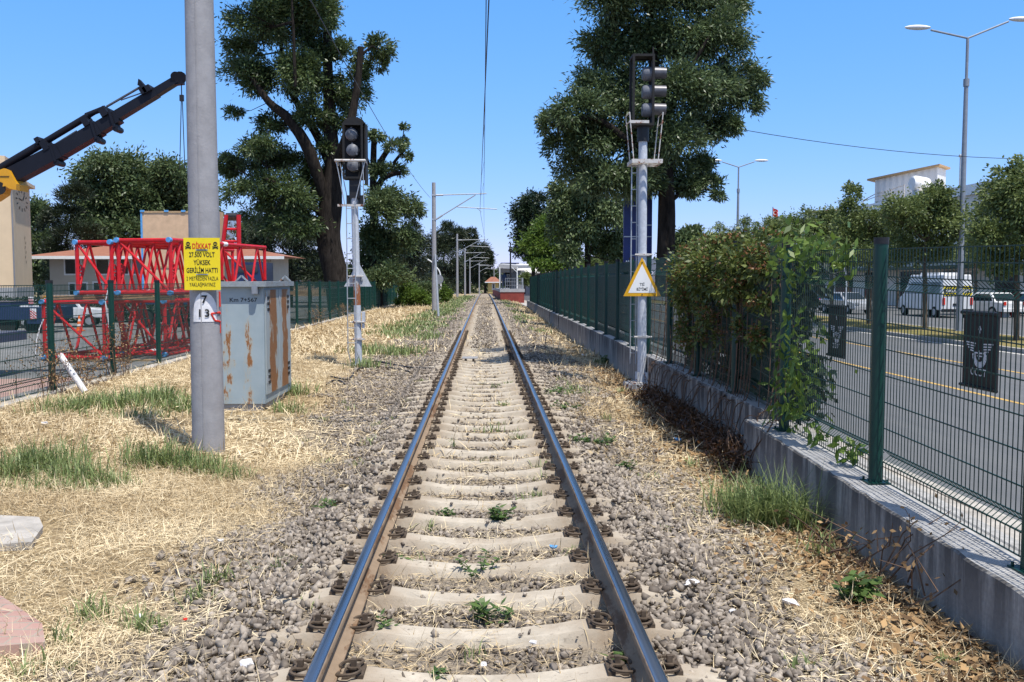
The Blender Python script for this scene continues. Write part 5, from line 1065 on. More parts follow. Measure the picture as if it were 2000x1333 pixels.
    house('ochre_house', 'small ochre station house with red tiled roof beside the far track', 238, 953, 974, 551, 541, 575, 9, 'yellowwall', [(962, 966, 555, 566)], .8)
stn()
# people far off on the platform
def person(name, label, x, y, z, h, top, legs):
    # one skinned figure: pelvis, torso, head, arms and legs
    t = thing(name, label, 'person', (x, y, z)); s = h/1.75
    V = [(0, 0, .95), (0, 0, 1.2), (0, 0, 1.42), (0, -.01, 1.52), (0, -.02, 1.64), (-.19, 0, 1.40), (-.25, .02, 1.13), (-.24, -.05, .88), (.19, 0, 1.40), (.25, .02, 1.13), (.24, -.05, .88), (-.10, 0, .88), (-.11, -.02, .5), (-.11, .03, .08), (-.11, -.14, .03), (.10, 0, .88), (.11, .02, .5), (.11, .05, .08), (.11, -.12, .03)]
    E = [(0, 1), (1, 2), (2, 3), (3, 4), (2, 5), (5, 6), (6, 7), (2, 8), (8, 9), (9, 10), (0, 11), (11, 12), (12, 13), (13, 14), (0, 15), (15, 16), (16, 17), (17, 18)]; r = [.15, .14, .13, .06, .105, .07, .05, .04, .07, .05, .04, .09, .065, .045, .04, .09, .065, .045, .04]
    me = bpy.data.meshes.new(name); me.from_pydata([(a*s, b*s, c*s) for a, b, c in V], E, []); o = link('body', me, t); m = o.modifiers.new('skin', 'SKIN')
    for i, v in enumerate(me.skin_vertices[0].data): v.radius = (r[i]*s, r[i]*s); v.use_root = i == 0
    o.modifiers.new('sub', 'SUBSURF').levels = 1; me.materials.append(M[top]); o.location = (0, 0, 0); return t
YP = 96.; zt_ = at(0, 565, 93.).z
person('person', 'distant person in dark clothes standing on the platform left of the lamp post', at(985, 560, YP).x, YP, zt_, 1.72, 'carblue', 'ink')
person('person', 'distant person in pale top standing nearest the platform column', at(979.5, 560, YP+1).x, YP+1, zt_, 1.68, 'lampgrey', 'ink')

# ------------------------------------------------------------------ right: road side
# black cut-out banners on the outside of the fence
def banner(name, label, pxa, pxb, zt_, zb_, writing):
    xx = 3.12; ya = xx*F/(pxa-947)*1.0; 
    def yat(px):          # y where the view line meets the plane x = xx
        r = ray(px, 680); return xx/r.x*r.y
    y1, y0 = yat(pxa), yat(pxb); t = thing(name, label, 'banner', (xx, (y0+y1)/2, zb_)); mb = MB(); mb.bb((xx, y0, zb_), (xx+.012, y1, zt_)); mb.tube([(xx-.005, y0-.015, zt_), (xx-.005, y1+.015, zt_)], .015, 6); mb.tube([(xx-.005, y0-.015, zb_), (xx-.005, y1+.015, zb_)], .012, 6); mb.build('cloth', 'black', t)
    W = y1-y0; H = zt_-zb_; ym = (y0+y1)/2; xf = xx-.003; U = lambda u, v: (xf, y1-u*W, zt_-v*H); mb = MB()
    def strip(pts, w):
        for (u0, v0), (u1, v1) in zip(pts, pts[1:]):
            a, b = Vector(U(u0, v0)), Vector(U(u1, v1)); d = (b-a).normalized(); n = Vector((0, -d.z, d.y))*w*W/2; mb.add([a-n, b-n, b+n, a+n], [(0, 1, 2, 3)])
    arc = [(.52+.17*math.cos(math.pi*k/14), .545+.15*math.sin(math.pi*k/14)) for k in range(15)]; strip(arc, .095); strip([(.36, .535), (.70, .535)], .022)
    for s in (-1, 1):
        for v, l0, l1 in ((.40, .10, .40), (.435, .12, .37), (.47, .13, .33), (.505, .14, .27)): strip([(.5+s*l0, v+.012), (.5+s*l1, v)], .020)
    strip([(.5, .17), (.5, .27)], .03); strip([(.455, .215), (.545, .215)], .025); strip([(.47, .235), (.53, .195)], .015); strip([(.5, .50), (.5, .62)], .022); strip([(.44, .575), (.60, .575)], .018); mb.build('emblem', 'offwhite', t)
    text('lettering', 'TCDD', 'offwhite', t, (xf, ym, zb_+H*.16), (0, -1, 0), (0, 0, 1), H*.10, W*.46, .01, mirror=True)
banner('cutout_banner', 'near black banner with winged emblem and reversed letters hung behind the right fence', 1881, 1948, 1.69, 1.22, 1)
banner('cutout_banner', 'far black banner beside the vine, with the same white emblem', 1618, 1650, 1.665, 1.225, 1)
for k, (px, lab) in enumerate(((1634, 'silver strip of ribbon hanging above the far black banner'),)):
    q = at(px, 560, 7.95); mb = MB(); mb.tube(smooth_path([(3.11, 8.0, 2.02), (3.12, 7.97, 1.85), (3.10, 7.93, 1.68)]), .008, 4); tag(mb.build('ribbon', 'galv'), lab, 'ribbon')
# street lamps
def lamp(name, label, px, D, py_base, py_top, arms, col=None):
    q = at(px, py_base, D); b = Vector((q.x, D, -.25+dz(D))); top = at(px+(6 if px > 1800 else 0), py_top, D).z; t = thing(name, label, 'street lamp', b, 0, 'double arm street lamps on the median')
    mb = MB(); mb.tube([b, (b.x, D, b.z+(top-b.z)*.55), (b.x, D, top-1.8)], [.13, .105, .085], 12); mb.tube([(b.x, D, top-1.8), (b.x, D, top)], .06, 10); mb.tube([(b.x, D, top-1.95), (b.x, D, top-1.65)], .12, 10); mb.box((b.x, D, b.z+.02), (.4, .4, .04)); mb.build('pole', 'lampgrey', t, 40)
    for (pxa, pya, wx) in arms:
        e = at(pxa, pya, D); s = 1 if e.x > b.x else -1; mb = MB(); mb.tube([(b.x, D, top), (e.x-s*.9, D, e.z-.10)], .04, 8); mb.build('arm', 'lampgrey', t, 40); mb = MB(); a0 = R(14)*-s
        mb.ball((e.x-s*.35, D, e.z), (.55, .17, .10), 16, 8); h = mb.build('lamp_head', 'offwhite', t, 50)
    return t
lamp('street_lamp', 'tall near double arm street lamp on the median behind the right fence', 1872, 38.5, 650, 75, [(1776, 54, 0), (2012, 38, 0)])
lamp('street_lamp', 'farther double arm street lamp seen right of the big tree', 1438.5, 72.3, 590, 327, [(1388, 314, 0), (1496, 314, 0)])
# van, cars
vz = -.36+dz(55); van = car('school_minibus', 'white school minibus with yellow and black chevrons reading OKUL TAŞITI on its back', (28.3, 58.0, vz), 0, 5.9, 2.0, 2.6, 'carwhite', 'van', 'minibus')
OFF[van.name] = Vector()
mb = MB(); mb.box((0, -2.955, 1.62), (1.66, .02, .62)); pn = mb.build('rear_window', 'ink', van, local=True)
mb = MB()
for s in (-1, 1):
    for k in range(5):
        for z0, z1, d in ((1.74, 1.92, 1), (1.32, 1.50, -1)):
            u = .03+k*.17; mb.add([(s*u, -2.967, z1 if d > 0 else z0), (s*(u+.08), -2.967, z1 if d > 0 else z0), (s*(u+.20), -2.967, z0 if d > 0 else z1), (s*(u+.12), -2.967, z0 if d > 0 else z1)], [(0, 1, 2, 3)])
mb.build('chevron', M['yellow'], pn, local=True)
text('lettering', 'OKUL TAŞITI', 'white', pn, (0, -2.968, 1.55), (1, 0, 0), (0, 0, 1), .15, 1.45, .02)
mb = MB(); mb.box((.28, -2.96, 1.12), (.16, .02, .2)); mb.box((0, -2.97, .8), (.55, .02, .14)); mb.build('plate', 'black', van, local=True); mb = MB(); mb.box((0, -.6, 2.66), (1.2, 2.4, .14)); mb.build('roof_unit', 'carwhite', van, local=True)
car('parked_car', 'silver saloon car parked beyond the street trees, left of the minibus', (24.9, 63.5, -.36+dz(63)), R(180+12), 4.4, 1.75, 1.45, 'carsilver')
car('parked_car', 'white car parked just right of the minibus', (31.6, 57.5, -.36+dz(57)), R(12), 4.2, 1.75, 1.5, 'carwhite')
car('parked_car', 'white car half hidden by the rightmost street tree trunk', (34.6, 58, -.36+dz(58)), R(8), 4.2, 1.75, 1.5, 'carwhite')
car('parked_car', 'dark car in the distance beside the blue bin', (24.6, 71, -.36+dz(71)), R(4), 4.3, 1.75, 1.4, 'carblue')
D = 56.; q = at(1966, 632, D); t = thing('red_barrow', 'red framed hand cart standing on the far road at the right edge', 'cart', (q.x, D, -.36+dz(D))); a, b = at(1956, 634, D), at(1976, 600, D); mb = MB()
for p_, q_ in (((a.x, a.z), (a.x, b.z)), ((a.x, b.z), (b.x, b.z)), ((b.x, b.z), (b.x, a.z)), ((a.x, a.z+.05), (b.x, a.z+.05))):
    for y in (D, D+.7): mb.tube([(p_[0], y, p_[1]), (q_[0], y, q_[1])], .045, 6)
mb.build('cart_frame', 'red', t); mb = MB(); mb.bb((a.x+.08, D+.1, a.z+.1), (b.x-.08, D+.65, a.z+.75)); mb.build('tray', 'white', t); mb = MB(); mb.tube([((a.x+b.x)/2, D-.05, a.z+.2), ((a.x+b.x)/2, D+.05, a.z+.2)], .22, 12); mb.build('wheel', 'tyre', t, 40)
q = at(1640, 600, 68); t = thing('blue_bin', 'blue bin standing by the far pavement', 'bin', (q.x, 68, -.36+dz(68))); mb = MB(); mb.box((q.x, 68, .1+dz(68)), (1.1, .9, 1.0), None, 1.0); mb.build('bin_body', 'bluetape', t); mb = MB(); mb.box((q.x, 68, .66+dz(68)), (1.2, 1.0, .1)); mb.build('lid', 'carblue', t)
# long white hall with roof hut, tank and railing
X = 36.5; zt_ = 9.0; t = thing('white_hall', 'long off white hall with a low parapet roof across the road', 'building', (X, 50, -.4))
mb = MB(); mb.bb((X, 40, -1.2), (X+18, 108, zt_)); mb.build('wall', 'bldwhite', t); mb = MB(); mb.bb((X-.25, 39.8, zt_-.75), (X-.004, 108.2, zt_+.02)); mb.build('parapet_band', 'white', t)
mb = MB(); mb.add([(X-.25, 39.8, zt_+.02), (X-.25, 108.2, zt_+.02), (X+9, 108.2, zt_+1.6), (X+9, 39.8, zt_+1.6)], [(0, 3, 2, 1)]); mb.add([(X+9, 39.8, zt_+1.6), (X+9, 108.2, zt_+1.6), (X+18, 108.2, zt_), (X+18, 39.8, zt_)], [(0, 3, 2, 1)]); mb.build('roof', 'bldwhite', t)
for k in range(8):
    y = 46+k*7.6; mb = MB(); mb.bb((X-.06, y, 5.4), (X-.004, y+3.0, 6.9)); w = mb.build('window', 'white', t); mb = MB(); mb.bb((X-.09, y+.12, 5.5), (X-.065, y+2.88, 6.8)); mb.build('pane', 'glass', w)
    mb = MB(); mb.bb((X-.06, y, 0.0), (X-.004, y+4.5, 2.6)); mb.build('shop_front', 'glass', t)
mb = MB(); mb.bb((X-1.7, 48, 2.75), (X-.01, 106, 3.0)); mb.build('awning', 'green', t)
D = 82.; A = lambda px, py, d=0: at(px, py, D+d); a, c, b = A(1781, 370), A(1830, 370), A(1868, 370); t = thing('roof_hut', 'white ribbed sheet hut with a sloping roof on top of the hall', 'hut', (c.x, D, 9))
mb = MB(); zl, zr_ = A(0, 334).z, A(0, 320).z; L = Vector((a.x-1.2, D+5, 0)); Cc = Vector((c.x, D, 0)); B = Vector((b.x, D+2.0, 0)); E = L+B-Cc; z0 = 9.0
def up(v, z): return (v.x, v.y, z)
mb.add([up(L, z0), up(Cc, z0), up(B, z0), up(E, z0), up(L, zl), up(Cc, zr_), up(B, zr_), up(E, zl)], [(0, 1, 5, 4), (1, 2, 6, 5), (2, 3, 7, 6), (3, 0, 4, 7)]); mb.build('hut_wall', 'ribbed', t)
mb = MB(); d1 = (Cc-L).normalized(); d2 = (B-Cc).normalized(); sl = (zr_-zl)/(Cc-L).length; pts = [(L-d1*.7-d2*.4, zl-.7*sl), (Cc+d1*.3-d2*.4, zr_+.3*sl), (B+d1*.3+d2*.4, zr_+.3*sl), (E-d1*.7+d2*.4, zl-.7*sl)]; mb.add([up(p, z+.02) for p, z in pts]+[up(p, z+.18) for p, z in pts], [(0, 3, 2, 1), (4, 5, 6, 7), (0, 1, 5, 4), (1, 2, 6, 5), (2, 3, 7, 6), (3, 0, 4, 7)]); mb.build('hut_roof', 'wood', t)
D = 78.; a, b = A(1784, 364), A(1815, 364); a, b = at(1783, 358, D), at(1814, 360, D); t = thing('roof_tank', 'white cylindrical water tank lying on the hall roof', 'tank', (a.x, D, 9)); mb = MB(); mb.tube([(a.x, D, a.z), (a.x+.1, D, a.z), (b.x, D+.6, a.z-.1), (b.x+.1, D+.6, a.z-.1)], [.45, .62, .62, .45], 20); mb.build('tank_shell', 'white', t, 50); MB().bb((a.x+.2, D-.3, 9.0), (a.x+.4, D+.5, a.z-.5)).build('cradle', 'galv', t); MB().bb((b.x-.4, D-.1, 9.0), (b.x-.2, D+.9, a.z-.5)).build('cradle', 'galv', t)
mb = MB(); p = [at(1686, 392, 90), at(1712, 378, 87), at(1740, 371, 84), at(1766, 362, 81)]
for q in p: mb.tube([(q.x, q.y, 9.0), q], .05, 6)
mb.tube(p, .045, 6); mb.tube([Vector((q.x, q.y, (q.z+9.0)/2+.2)) for q in p], .035, 6); tag(mb.build('roof_railing', 'rustwhite'), 'brown metal railing along the roof of the hall', 'railing')
q = at(1876, 305, 80); mb = MB(); mb.tube([(q.x, 80, 9), (q.x, 80, q.z)], .06, 6); mb.ball((q.x, 80, q.z), .16, 8, 5); tag(mb.build('roof_mast', 'lampgrey'), 'thin mast on the hall roof beside the hut', 'mast')
D = 100.; a, b = at(1590, 425, D), at(1640, 425, D); t = thing('gable_shed', 'small grey shed with a flat dark roof at the far end of the hall', 'shed', (a.x, D, 0)); mb = MB(); mb.bb((a.x, D, -1), (b.x+1.5, D+2.5, at(0, 411, D).z)); mb.build('wall', 'bldwhite', t); mb = MB(); mb.prism([(a.x-.4, at(0, 411, D).z), (b.x+2, at(0, 408, D).z), (b.x+2, at(0, 404, D).z), (a.x-.4, at(0, 409, D).z)], lambda u, v, d: (u, d, v), D-.5, D+3); mb.build('roof', 'rail', t)
house('red_roof_house', 'building with a red tiled roof just inside the right edge above the tree', 58, 2045, 2300, 326, 290, 600, 3, 'bldwhite', [(2010, 2030, 350, 380)], .5)
# flag
D = 95.; a = at(1509, 440, D); t = thing('flag_pole', 'thin flagpole above the street trees', 'flagpole', (a.x, D, -.4)); mb = MB(); mb.tube([(a.x, D, -2.4), (a.x, D, at(0, 401, D).z)], .05, 6); mb.build('pole', 'lampgrey', t)
mb = MB(); n = 8; vs = []; z1, z0 = at(0, 403, D).z, at(0, 419, D).z; L = at(1527, 0, D).x-a.x
for i in range(n+1):
    f = i/n; yy = D+.14*math.sin(f*7); sg = -.35*f; vs += [(a.x+.05+L*f, yy, z1+sg*.8), (a.x+.05+L*f*.95, yy, z0+sg*.8), (a.x+.05+L*f, yy+.012, z1+sg*.8), (a.x+.05+L*f*.95, yy+.012, z0+sg*.8)]
mb.add(vs, [f_ for i in range(n) for f_ in ((i*4, i*4+1, i*4+5, i*4+4), (i*4+2, i*4+6, i*4+7, i*4+3))]); fl = thing('flag', 'red flag with white crescent and star flying from the pole', 'flag', (a.x, D, z0)); mb.build('cloth', 'redink', fl)
mb = MB(); cx_, cz_ = a.x+L*.38, (z0+z1)/2-.1
for k in range(12):
    a0, a1 = .6+k*5.1/12, .6+(k+1)*5.1/12; w0, w1 = .06*math.sin(math.pi*k/12)+.005, .06*math.sin(math.pi*(k+1)/12)+.005; r = .2
    for sgn in (1,): mb.add([(cx_+(r-w0)*math.cos(a0), D-.16, cz_+(r-w0)*math.sin(a0)), (cx_+r*math.cos(a0), D-.16, cz_+r*math.sin(a0)), (cx_+r*math.cos(a1), D-.16, cz_+r*math.sin(a1)), (cx_+(r-w1)*math.cos(a1), D-.16, cz_+(r-w1)*math.sin(a1))], [(0, 1, 2, 3)])
st_ = [(cx_+.27+(.1 if k % 2 == 0 else .04)*math.cos(math.pi*k/5+math.pi), D-.16, cz_+(.1 if k % 2 == 0 else .04)*math.sin(math.pi*k/5+math.pi)) for k in range(10)]; mb.add(st_, [tuple(range(10))]); mb.build('crescent_star', 'white', fl)
# blue board on posts before the big tree
D = 21.2; a, b = at(1218, 527, D), at(1275, 300, D); t = thing('blue_board', 'tall dark blue information board standing behind the fence and mast', 'board', (a.x, D, -.22)); mb = MB(); mb.bb((a.x, D, a.z), (b.x, D+.12, b.z)); mb.build('board', 'blue', t); mb = MB()
for py in (438, 461): z = at(0, py, D).z; mb.bb((a.x+(0 if py > 450 else .3), D-.012, z-.012), (b.x, D-.002, z+.012))
mb.build('seam_line', 'galv', t); mb = MB(); mb.tube([(a.x+.1, D+.06, -.3), (a.x+.1, D+.06, a.z)], .05, 8); mb.tube([(b.x-.1, D+.06, -.3), (b.x-.1, D+.06, a.z)], .05, 8); mb.build('post', 'lampgrey', t); mb = MB(); z = at(0, 513, D).z
for k in range(2): mb.bb((a.x+.05+k*.05, D-.01, z), (a.x+.08+k*.05, D-.002, z+.05))
mb.build('mark', 'white', t)
# far sign and bent lamp near the pines, left
D = 112.; q = at(861, 555, D); t = thing('street_lamp', 'short curved pale lamp post behind the first far mast', 'street lamp', (q.x, D, -2)); mb = MB(); mb.tube(smooth_path([at(861, 568, D), at(861, 545, D), at(858, 530, D), at(850, 520, D), at(843, 512, D), at(835, 507, D)]), .07, 6); mb.build('pole', 'white', t, 50)
t = thing('road_sign', 'round grey back of a road sign right of the first far mast', 'sign', at(857, 548, 90)); q = at(857, 546, 90); mb = MB(); mb.tube([(q.x, 90, q.z), (q.x, 90.05, q.z)], .45, 16); mb.build('sign_disc', 'lampgrey', t); mb = MB(); mb.tube([(q.x, 90.1, -2), (q.x, 90.1, q.z)], .04, 6); mb.build('post', 'lampgrey', t)
b = thing('strut_pole', 'thin leaning strut braced against the first far mast', 'strut', gnd(857, 626, -.1)); p = gnd(857, 626, -.2); mb = MB(); mb.tube([p, (-2.98, 56.4, 3.4)], .06, 8); mb.build('pole', 'lampgrey', b)

# ------------------------------------------------------------------ trees
def ashleft():
    D = 56.; L = [(500, 50, 60, 45), (470, 105, 40, 38), (540, 60, 70, 60), (590, 30, 60, 50), (632, 40, 34, 45), (560, -50, 110, 60), (640, -40, 42, 50), (490, 160, 52, 42), (540, 160, 60, 48), (590, 150, 50, 48), (640, 115, 32, 34), (672, 112, 32, 28), (690, 155, 26, 32), (742, 95, 28, 28), (735, 122, 24, 20), (640, 185, 46, 34), (700, 205, 26, 36), (605, 235, 36, 28), (662, 250, 36, 28), (632, 300, 26, 30),
        (532, 252, 34, 24), (478, 330, 42, 30), (520, 298, 46, 30), (560, 330, 52, 40), (450, 322, 22, 20), (490, 372, 46, 32), (550, 388, 56, 44), (600, 400, 46, 40), (520, 425, 46, 30), (575, 445, 54, 34), (455, 250-30, 16, 14), (615, 350, 34, 30), (692, 325, 22, 34), (608, 455, 36, 24)]
    tr = pxpath(D, [(672, 600), (658, 545), (642, 470), (646, 400), (650, 330), (644, 230), (640, 120), (640, 0), (640, -60)], [32, 24, 23, 22, 16, 12, 9, 7, 4])
    lm = [pxpath(D, [(640, 410), (605, 300), (565, 235), (525, 200), (490, 150)], [11, 12, 10, 7, 4], [0, -1, -1.5, -2, -2]), pxpath(D, [(652, 340), (620, 265), (585, 210), (560, 150), (545, 60)], [10, 9, 7, 5, 3], [0, 1, 1, 1, 1]), pxpath(D, [(655, 330), (680, 260), (692, 205), (700, 150), (705, 92)], [12, 9, 7.5, 6.5, 6], [0, -2, -2, -2, -2]), pxpath(D, [(704, 112), (715, 100), (728, 90)], [3, 2.5, 1.5], [-2, -2, -2]),
          pxpath(D, [(570, 0), (573, 60), (575, 120), (577, 170)][::-1], [3, 3, 2.5, 2], [-3]*4), pxpath(D, [(642, 440), (600, 420), (540, 400)], [6, 4, 3], [0, 1, 2]), pxpath(D, [(636, 430), (585, 380), (520, 350)], [6, 5, 3], [0, -1, -2])]
    tree('ash_tree', 'tallest tree on the left, dark spreading ash with lopped limbs and a thick trunk', pxblobs(D, L, 1.), tr, lm, 'ashleaf2', 120000, .255, .08, ncl=13, clump=.24, shell=.4)
ashleft()
D = 66.; L = [(736, 270, 16, 13), (770, 290, 18, 13), (790, 250, 8, 10), (786, 282, 14, 12), (765, 332, 24, 14), (740, 335, 16, 20), (795, 310, 10, 10), (770, 400, 38, 32), (803, 412, 22, 20), (740, 420, 38, 42), (720, 480, 42, 58), (760, 500, 44, 48), (788, 470, 26, 36), (702, 535, 38, 38), (750, 555, 52, 34), (708, 260, 10, 16)]
tree('lopped_tree', 'smaller lopped tree behind the left mast with bare cut limbs and sparse sprigs', pxblobs(D, L), pxpath(D, [(738, 610), (734, 520), (730, 420), (729, 340), (731, 252)], [12, 10, 8, 6.5, 5]), [pxpath(D, [(729, 350), (742, 318), (758, 292)], [7, 6, 5]), pxpath(D, [(732, 385), (745, 352), (768, 340), (783, 339)], [7, 6, 5, 4]), pxpath(D, [(730, 340), (715, 310), (708, 260)], [5, 4, 3]), pxpath(D, [(768, 320), (780, 305), (790, 295)], [3, 3, 2]), pxpath(D, [(786, 290), (788, 260), (790, 240)], [1.5, 1, .6])], 'greenleaf', 30000, .28, .10, ncl=10, clump=.26)
D = 20.5; L = [(1180, 20, 55, 60), (1250, 0, 70, 60), (1330, 10, 70, 60), (1402, 20, 48, 60), (1172, 100, 48, 48), (1240, 90, 60, 60), (1320, 90, 70, 60), (1400, 90, 56, 60), (1438, 150, 46, 42), (1480, 158, 22, 18), (1458, 205, 30, 32), (1400, 190, 58, 56), (1320, 190, 70, 60), (1240, 190, 66, 60), (1165, 172, 42, 40), (1130, 228, 50, 38), (1080, 240, 28, 26), (1098, 290, 34, 36), (1160, 270, 58, 48), (1230, 280, 60, 50), (1310, 280, 60, 50), (1390, 258, 42, 36), (1128, 338, 44, 34), (1190, 360, 55, 46), (1250, 345, 50, 46), (1320, 335, 42, 36), (1368, 330, 30, 26), (1388, 362, 26, 18), (1402, 386, 14, 13), (1350, 370, 24, 18), (1430, 250, 22, 22), (1290, -60, 150, 50), (1420, -40, 40, 40), (1335, 368, 34, 24), (1262, 366, 40, 26)]
tree('ash_tree', 'biggest tree on the right, dense dark ash rising behind the hooded signal mast', pxblobs(D, L), pxpath(D, [(1297, 580), (1300, 500), (1302, 420), (1300, 340), (1288, 220), (1276, 100), (1272, 0)], [20, 17.5, 17, 15, 12, 8, 4]), [pxpath(D, [(1300, 370), (1240, 290), (1160, 230), (1090, 250)], [9, 7, 5, 3], [0, -.6, -.8, -.8]), pxpath(D, [(1300, 330), (1350, 260), (1420, 190), (1470, 160)], [9, 7, 5, 2.5], [0, .4, .6, .6]), pxpath(D, [(1292, 260), (1330, 170), (1380, 80)], [7, 5, 3], [0, -.6, -.8]), pxpath(D, [(1302, 400), (1350, 365), (1395, 375)], [5, 4, 2])], 'ashleaf', 165000, .108, .032, ncl=16, clump=.27, shell=.35)
D = 40.; L = [(1110, 400, 32, 38), (1150, 400, 44, 44), (1192, 430, 38, 44), (1132, 460, 38, 38), (1180, 485, 32, 28), (1088, 375, 14, 34), (1210, 470, 26, 30), (1160, 360, 40, 30), (1118, 502, 30, 26), (1092, 435, 20, 40), (1205, 505, 26, 20)]
tree('shade_tree', 'second roadside tree with paler hanging leaves on its left side, left of the blue board', pxblobs(D, L), pxpath(D, [(1149, 660), (1148, 560), (1148, 480), (1150, 400)], [7.5, 6.5, 6, 4]), [], 'greenleaf', 26000, .19, .075, ncl=14, clump=.26, droop=.8)
D = 57.; L = [(1066, 452, 28, 22), (1050, 482, 32, 22), (1080, 490, 32, 28), (1070, 522, 28, 16), (1100, 470, 28, 32), (1112, 522, 22, 18), (1046, 510, 16, 14)]
tree('lime_tree', 'bright lime green young tree overhanging the far fence', pxblobs(D, L), pxpath(D, [(1092, 620), (1090, 560), (1086, 500), (1082, 450)], [5.5, 5, 4, 2]), [pxpath(D, [(1088, 545), (1096, 510), (1102, 480)], [3, 2.5, 2])], 'limeleaf', 15000, .24, .09, ncl=12, clump=.28, droop=.5)
D = 76.; L = [(1042, 392, 28, 18), (1036, 428, 36, 28), (1030, 466, 30, 28), (1056, 440, 28, 40), (1020, 492, 20, 18), (1050, 490, 28, 20)]
tree('poplar_tree', 'dark upright tree beyond the lime tree, above the station', pxblobs(D, L), pxpath(D, [(1043, 600), (1042, 540), (1040, 470), (1040, 400)], [4, 3.8, 3, 1.5]), [], 'darkleaf', 14000, .30, .10, ncl=14, clump=.28)
D = 70.; L = [(1058, 478, 18, 26), (1062, 510, 16, 18)]
tree('slim_tree', 'slim dark trunked tree just right of the dark upright tree', pxblobs(D, L), pxpath(D, [(1056, 610), (1057, 550), (1058, 480)], [3.8, 3.4, 2]), [], 'darkleaf', 3500, .28, .10)
D = 62.; tree('olive_tree', 'grey green bushy tree behind the far fence under the ash crown', pxblobs(D, [(1180, 515, 40, 26), (1215, 510, 26, 22), (1150, 530, 26, 20)]), pxpath(D, [(1185, 600), (1184, 540), (1183, 510)], [3.5, 3, 2]), [], 'oliveleaf', 8000, .26, .09)
D = 96.; tree('cypress_bush', 'small rounded tree in front of the station hall', pxblobs(D, [(1026, 542, 8, 10), (1024, 552, 8, 8)]), pxpath(D, [(1025, 575), (1025, 560), (1025, 545)], [1.5, 1.4, 1]), [], 'oliveleaf', 1800, .24, .09)
D = 34.; tree('round_tree', 'small fresh green tree above the vine right of the ash trunk', pxblobs(D, [(1350, 478, 34, 26), (1330, 505, 34, 24), (1375, 500, 28, 24), (1352, 455, 14, 12)]), pxpath(D, [(1352, 600), (1352, 540), (1352, 490)], [3.5, 3, 2]), [], 'greenleaf', 12000, .16, .065)
# left background
def bg(name, label, D, L, base, n, ll, lw, leaf='greenleaf', w=5, **kw):
    top = min(l[1] for l in L); mid = (base[1]*.4+top*.6); return tree(name, label, pxblobs(D, L), pxpath(D, [base, (base[0]+2, (base[1]+mid)/2), (base[0], mid)], [w, w*.8, w*.4]), [], leaf, n, ll, lw, **kw)
bg('broad_tree', 'largest round green tree behind the lattice and crate', 82, [(200, 335, 46, 34), (252, 350, 48, 46), (228, 400, 66, 56), (282, 405, 44, 56), (190, 425, 48, 46), (240, 462, 76, 36), (170, 375, 26, 26)], (238, 600), 34000, .38, .15, w=9, ncl=20)
bg('broad_tree', 'round green tree right behind the thick pole', 84, [(340, 345, 40, 34), (325, 400, 46, 56), (380, 400, 36, 56), (398, 462, 36, 46), (350, 460, 50, 40)], (355, 600), 24000, .38, .15, w=8, ncl=20)
bg('pine_tree', 'dark pine left of the round green trees', 78, [(150, 382, 30, 22), (128, 425, 34, 34), (98, 442, 20, 32), (152, 470, 46, 36), (108, 502, 32, 36), (135, 530, 40, 30)], (130, 600), 20000, .36, .05, 'pineleaf', w=6, ncl=22, clump=.20, droop=-.2)
bg('broad_tree', 'green tree beside the beige clock block', 92, [(72, 425, 20, 32), (78, 490, 26, 46), (66, 530, 22, 32)], (76, 600), 10000, .4, .16, w=4)
bg('cedar_tree', 'layered cedar behind the left ash', 94, [(512, 445, 34, 22), (545, 478, 50, 24), (592, 468, 38, 24), (602, 508, 48, 22), (540, 520, 44, 18), (500, 480, 28, 20), (565, 430, 40, 22), (620, 540, 40, 20)], (566, 600), 22000, .40, .08, 'pineleaf', w=6, ncl=16, clump=.25)
bg('broad_tree', 'low tree between the cedar and the left ash trunk', 100, [(600, 520, 34, 26), (630, 545, 34, 24), (560, 545, 30, 20)], (604, 600), 9000, .4, .15, 'greenleaf', w=4)
bg('broad_tree', 'pale green tree behind the red crane head', 112, [(490, 455, 26, 26), (500, 490, 30, 30), (485, 520, 26, 24)], (492, 600), 9000, .45, .18, 'greenleaf', w=4)
for i, (nm, lab, D, L, bx, n) in enumerate([
    ('pine_tree', 'tall pine directly left of the first far mast', 125, [(800, 520, 38, 42), (795, 470, 26, 22), (808, 445, 12, 14), (780, 545, 30, 26)], 800, 14000),
    ('pine_tree', 'tall broad pine between the first and second far masts', 205, [(862, 498, 36, 42), (880, 458, 26, 18), (872, 445, 12, 10), (842, 540, 30, 36), (888, 540, 26, 30), (900, 455, 9, 10)], 866, 17000),
    ('pine_tree', 'pine behind the second and third far masts', 245, [(905, 480, 24, 28), (925, 500, 22, 30), (915, 535, 30, 30), (918, 460, 14, 12)], 912, 12000),
    ('pine_tree', 'farthest pine closing the row above the track bend', 300, [(945, 505, 15, 26), (955, 520, 10, 22), (938, 540, 18, 24)], 946, 7000),
    ('pine_tree', 'dark pine behind the bush and curved lamp post', 135, [(825, 555, 30, 24), (850, 560, 30, 22), (770, 560, 30, 24)], 826, 9000)]):
    bg(nm, lab, D, L, (bx, 590), n, .55*D/140, .10*D/140, 'pineleaf', w=3.5, ncl=18, clump=.22)
bg('broad_tree', 'hazy green tree filling the gap at the end of the line', 300, [(962, 545, 10, 14), (975, 540, 12, 14), (990, 545, 14, 14)], (970, 575), 4000, .8, .3, 'greenleaf', w=1.5)
